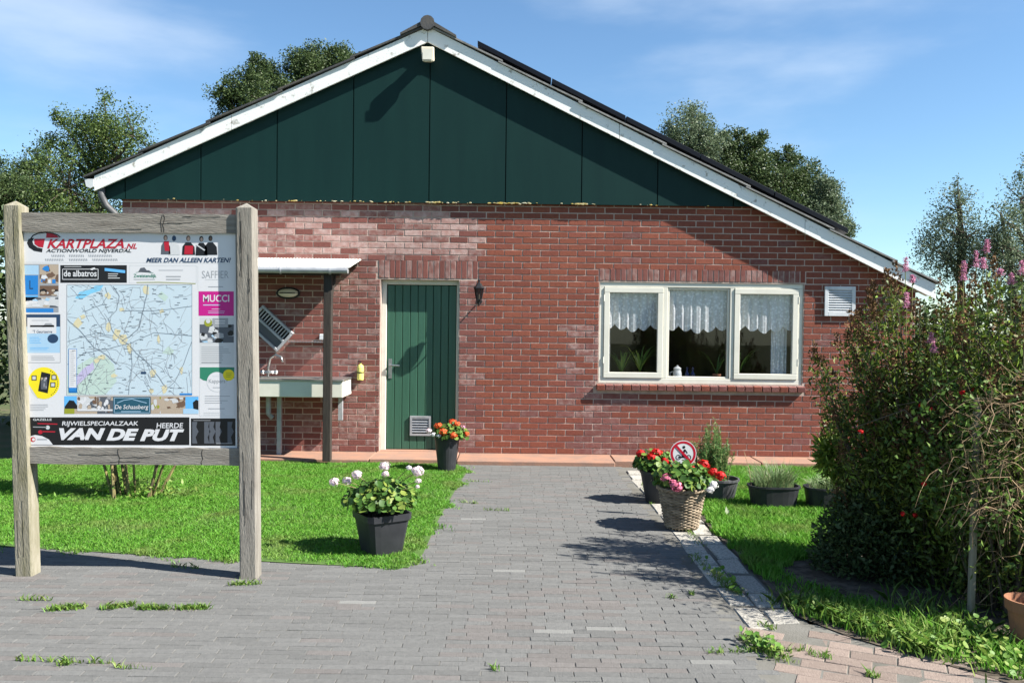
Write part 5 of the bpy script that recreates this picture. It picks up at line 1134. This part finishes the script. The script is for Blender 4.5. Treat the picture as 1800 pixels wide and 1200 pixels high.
# ------------------------------------------------------------------ trees behind
def tree(name, label, cat, px, D, lobes, mleaf, nl, lsize, seed, loose=.22, group='trees behind the house', trunk=.16):
    """lobes: photo (px, py, radius in px, vertical stretch), all at distance D"""
    r = random.Random(seed); base = U(px, 700, Y=D); base = Vector((base.x, D, 0)); S = F / D
    t = thing(name, tuple(base), label, cat, group); tr = MB(); lp = []; ctr = []
    for (x, y_, rad, vs_) in lobes:
        c = U(x, y_, Y=D + r.uniform(-.8, .8)); R0 = rad / S; ctr.append((c, R0, vs_))
    top = max(c.z for c, _, _ in ctr); ax = [(base.x, base.y, -.1), (base.x + r.gauss(0, .1), base.y, top * .3), (base.x + r.gauss(0, .15), base.y, top * .6), (base.x + r.gauss(0, .2), base.y, top * .85)]
    tr.tube(ax, [trunk, trunk * .8, trunk * .5, trunk * .15], 8); tot = sum(R0 ** 2 for _, R0, _ in ctr)
    for c, R0, vs_ in ctr:
        j = (base.x, base.y, max(.5, min(c.z - R0 * vs_, top * .75))); tr.tube([j, ((j[0] + c.x) / 2, (j[1] + c.y) / 2, (j[2] + c.z) / 2 + .1), tuple(c)], [trunk * .45, trunk * .3, trunk * .1], 6)
        ncl = max(8, int(46 * R0 ** 2 / tot * 6)); per = max(5, int(nl * R0 ** 2 / tot / ncl))
        for k_ in range(ncl):
            d = Vector((r.gauss(0, 1), r.gauss(0, 1), r.gauss(0, 1))).normalized(); q = R0 * r.uniform(.35, 1.08) ** .8; cc = Vector((c.x + d.x * q, c.y + d.y * q, c.z + d.z * q * vs_)); sg = R0 * loose * r.uniform(.6, 1.3)
            if r.random() < .35: tr.tube([tuple(c), tuple(cc)], [trunk * .09, .008], 4)
            for m_ in range(per): g3 = [max(-1.7, min(1.7, r.gauss(0, 1))) for _ in range(3)]; lp.append((cc.x + g3[0] * sg, cc.y + g3[1] * sg, cc.z + g3[2] * sg * .9 * (vs_ ** .5)))
    tr.build('trunk', M['bark'], t); tri_leaf(t, 'crown', lp, None, lsize, lsize * .62, mleaf); return t
tree('garden_tree', 'bright leafy tree with upright shoots left of the roof', 'tree', 175, 21, [(120, 330, 60, 1.2), (185, 310, 70, 1.3), (150, 235, 42, 1.5), (187, 215, 34, 1.6), (235, 240, 36, 1.5), (120, 230, 26, 1.6), (100, 260, 25, 1.3), (205, 260, 45, 1.2), (250, 300, 40, 1)], M['willow'], 29925, 0.058, 21, .24)
tree('dark_tree', 'darker lower tree at the far left edge', 'tree', 30, 24, [(40, 310, 42, 1), (10, 345, 40, 1), (75, 350, 45, 1), (60, 295, 28, 1.1), (-30, 360, 50, 1), (120, 380, 45, 1), (170, 400, 45, 1)], M['oak'], 31350, 0.069, 22)
tree('oak_tree', 'dark dense tree with lower crown rising behind the left roof slope', 'tree', 450, 32, [(450, 150, 46, 1.05), (415, 180, 44, 1), (455, 122, 26, 1.1), (480, 185, 50, 1), (392, 165, 22, 1), (500, 220, 60, 1)], M['oak'], 34200, 0.090, 23, .18)
tree('oak_tree', 'dark dense tree with the taller crown left of the ridge', 'tree', 560, 33, [(550, 135, 52, 1), (595, 115, 42, .9), (530, 118, 30, 1), (575, 100, 26, .9), (620, 140, 40, 1), (560, 190, 70, 1)], M['oak'], 37050, 0.090, 24, .18)
tree('slender_tree', 'feathery light green tree nearest the solar panels on the right', 'tree', 1215, 30, [(1213, 245, 44, 1.2), (1215, 215, 22, 1.5), (1180, 240, 24, 1.2), (1240, 260, 30, 1.2), (1225, 300, 60, 1)], M['birch'], 25650, 0.080, 25, .24)
tree('oak_tree', 'broad dark tree in the middle of the group behind the right roof slope', 'tree', 1300, 31, [(1298, 275, 46, 1), (1290, 252, 28, 1), (1325, 262, 28, 1), (1275, 300, 45, 1), (1325, 310, 50, 1), (1300, 350, 70, 1)], M['oak'], 34200, 0.085, 26, .18)
tree('oak_tree', 'rounded dark tree right of the broad one behind the right roof slope', 'tree', 1395, 30, [(1388, 305, 38, 1), (1375, 285, 24, 1), (1410, 300, 26, 1), (1420, 340, 40, 1), (1370, 350, 60, 1), (1400, 370, 60, 1)], M['oak'], 31350, 0.085, 27, .18)
tree('slender_tree', 'small thin-crowned tree at the low end of the right roof slope', 'tree', 1455, 29, [(1455, 355, 28, 1.2), (1450, 330, 14, 1.3), (1470, 385, 24, 1), (1490, 405, 16, .9), (1440, 390, 40, 1)], M['birch'], 17100, 0.074, 28, .24)
tree('birch_tree', 'loose grey green young birch above the spirea', 'tree', 1685, 20, [(1683, 370, 34, 1.3), (1685, 340, 16, 1.6), (1655, 400, 28, 1.1), (1700, 415, 40, 1.1), (1640, 440, 34, .9), (1665, 460, 46, .9), (1720, 450, 40, 1)], M['birch'], 10260, 0.053, 29, .3)
tree('birch_tree', 'taller loose birch cut by the right edge', 'tree', 1800, 19, [(1795, 350, 30, 1.4), (1802, 310, 20, 1.6), (1770, 390, 30, 1.2), (1810, 420, 60, 1.2), (1760, 430, 36, 1), (1735, 425, 24, 1.1), (1780, 470, 50, 1)], M['birch'], 11970, 0.053, 30, .3)
# hedge closing the view left of the house
def hedge(name, label, x0, x1, y_, z1, n, seed):
    t = thing(name, ((x0 + x1) / 2, y_, 0), label, 'hedge'); P_ = np.c_[rng.uniform(x0, x1, n), y_ + rng.normal(0, .4, n), rng.uniform(0, 1, n) ** .7 * z1 + .15 * np.sin(rng.uniform(0, 9, n))]
    P_[:, 2] *= .9 + .12 * np.sin(P_[:, 0] * 2.3) + .06 * np.sin(P_[:, 0] * 7); tri_leaf(t, 'foliage', P_, None, .11, .07, M['oak'])
    st = MB()
    for i in range(int((x1 - x0) * 2)): x = x0 + (i + .5) * .5; st.tube([(x, y_, 0), (x + random.gauss(0, .1), y_, z1 * .85)], [.04, .015], 5)
    st.build('stems', M['bark'], t)
hedge('hedge', 'dark tall hedge left of the house behind the board post', -12, -5.4, 13.5, 3.0, 16000, 1)
hedge('hedge', 'hedge behind the spirea right of the house', 5.9, 15, 15, 2.4, 16000, 2)
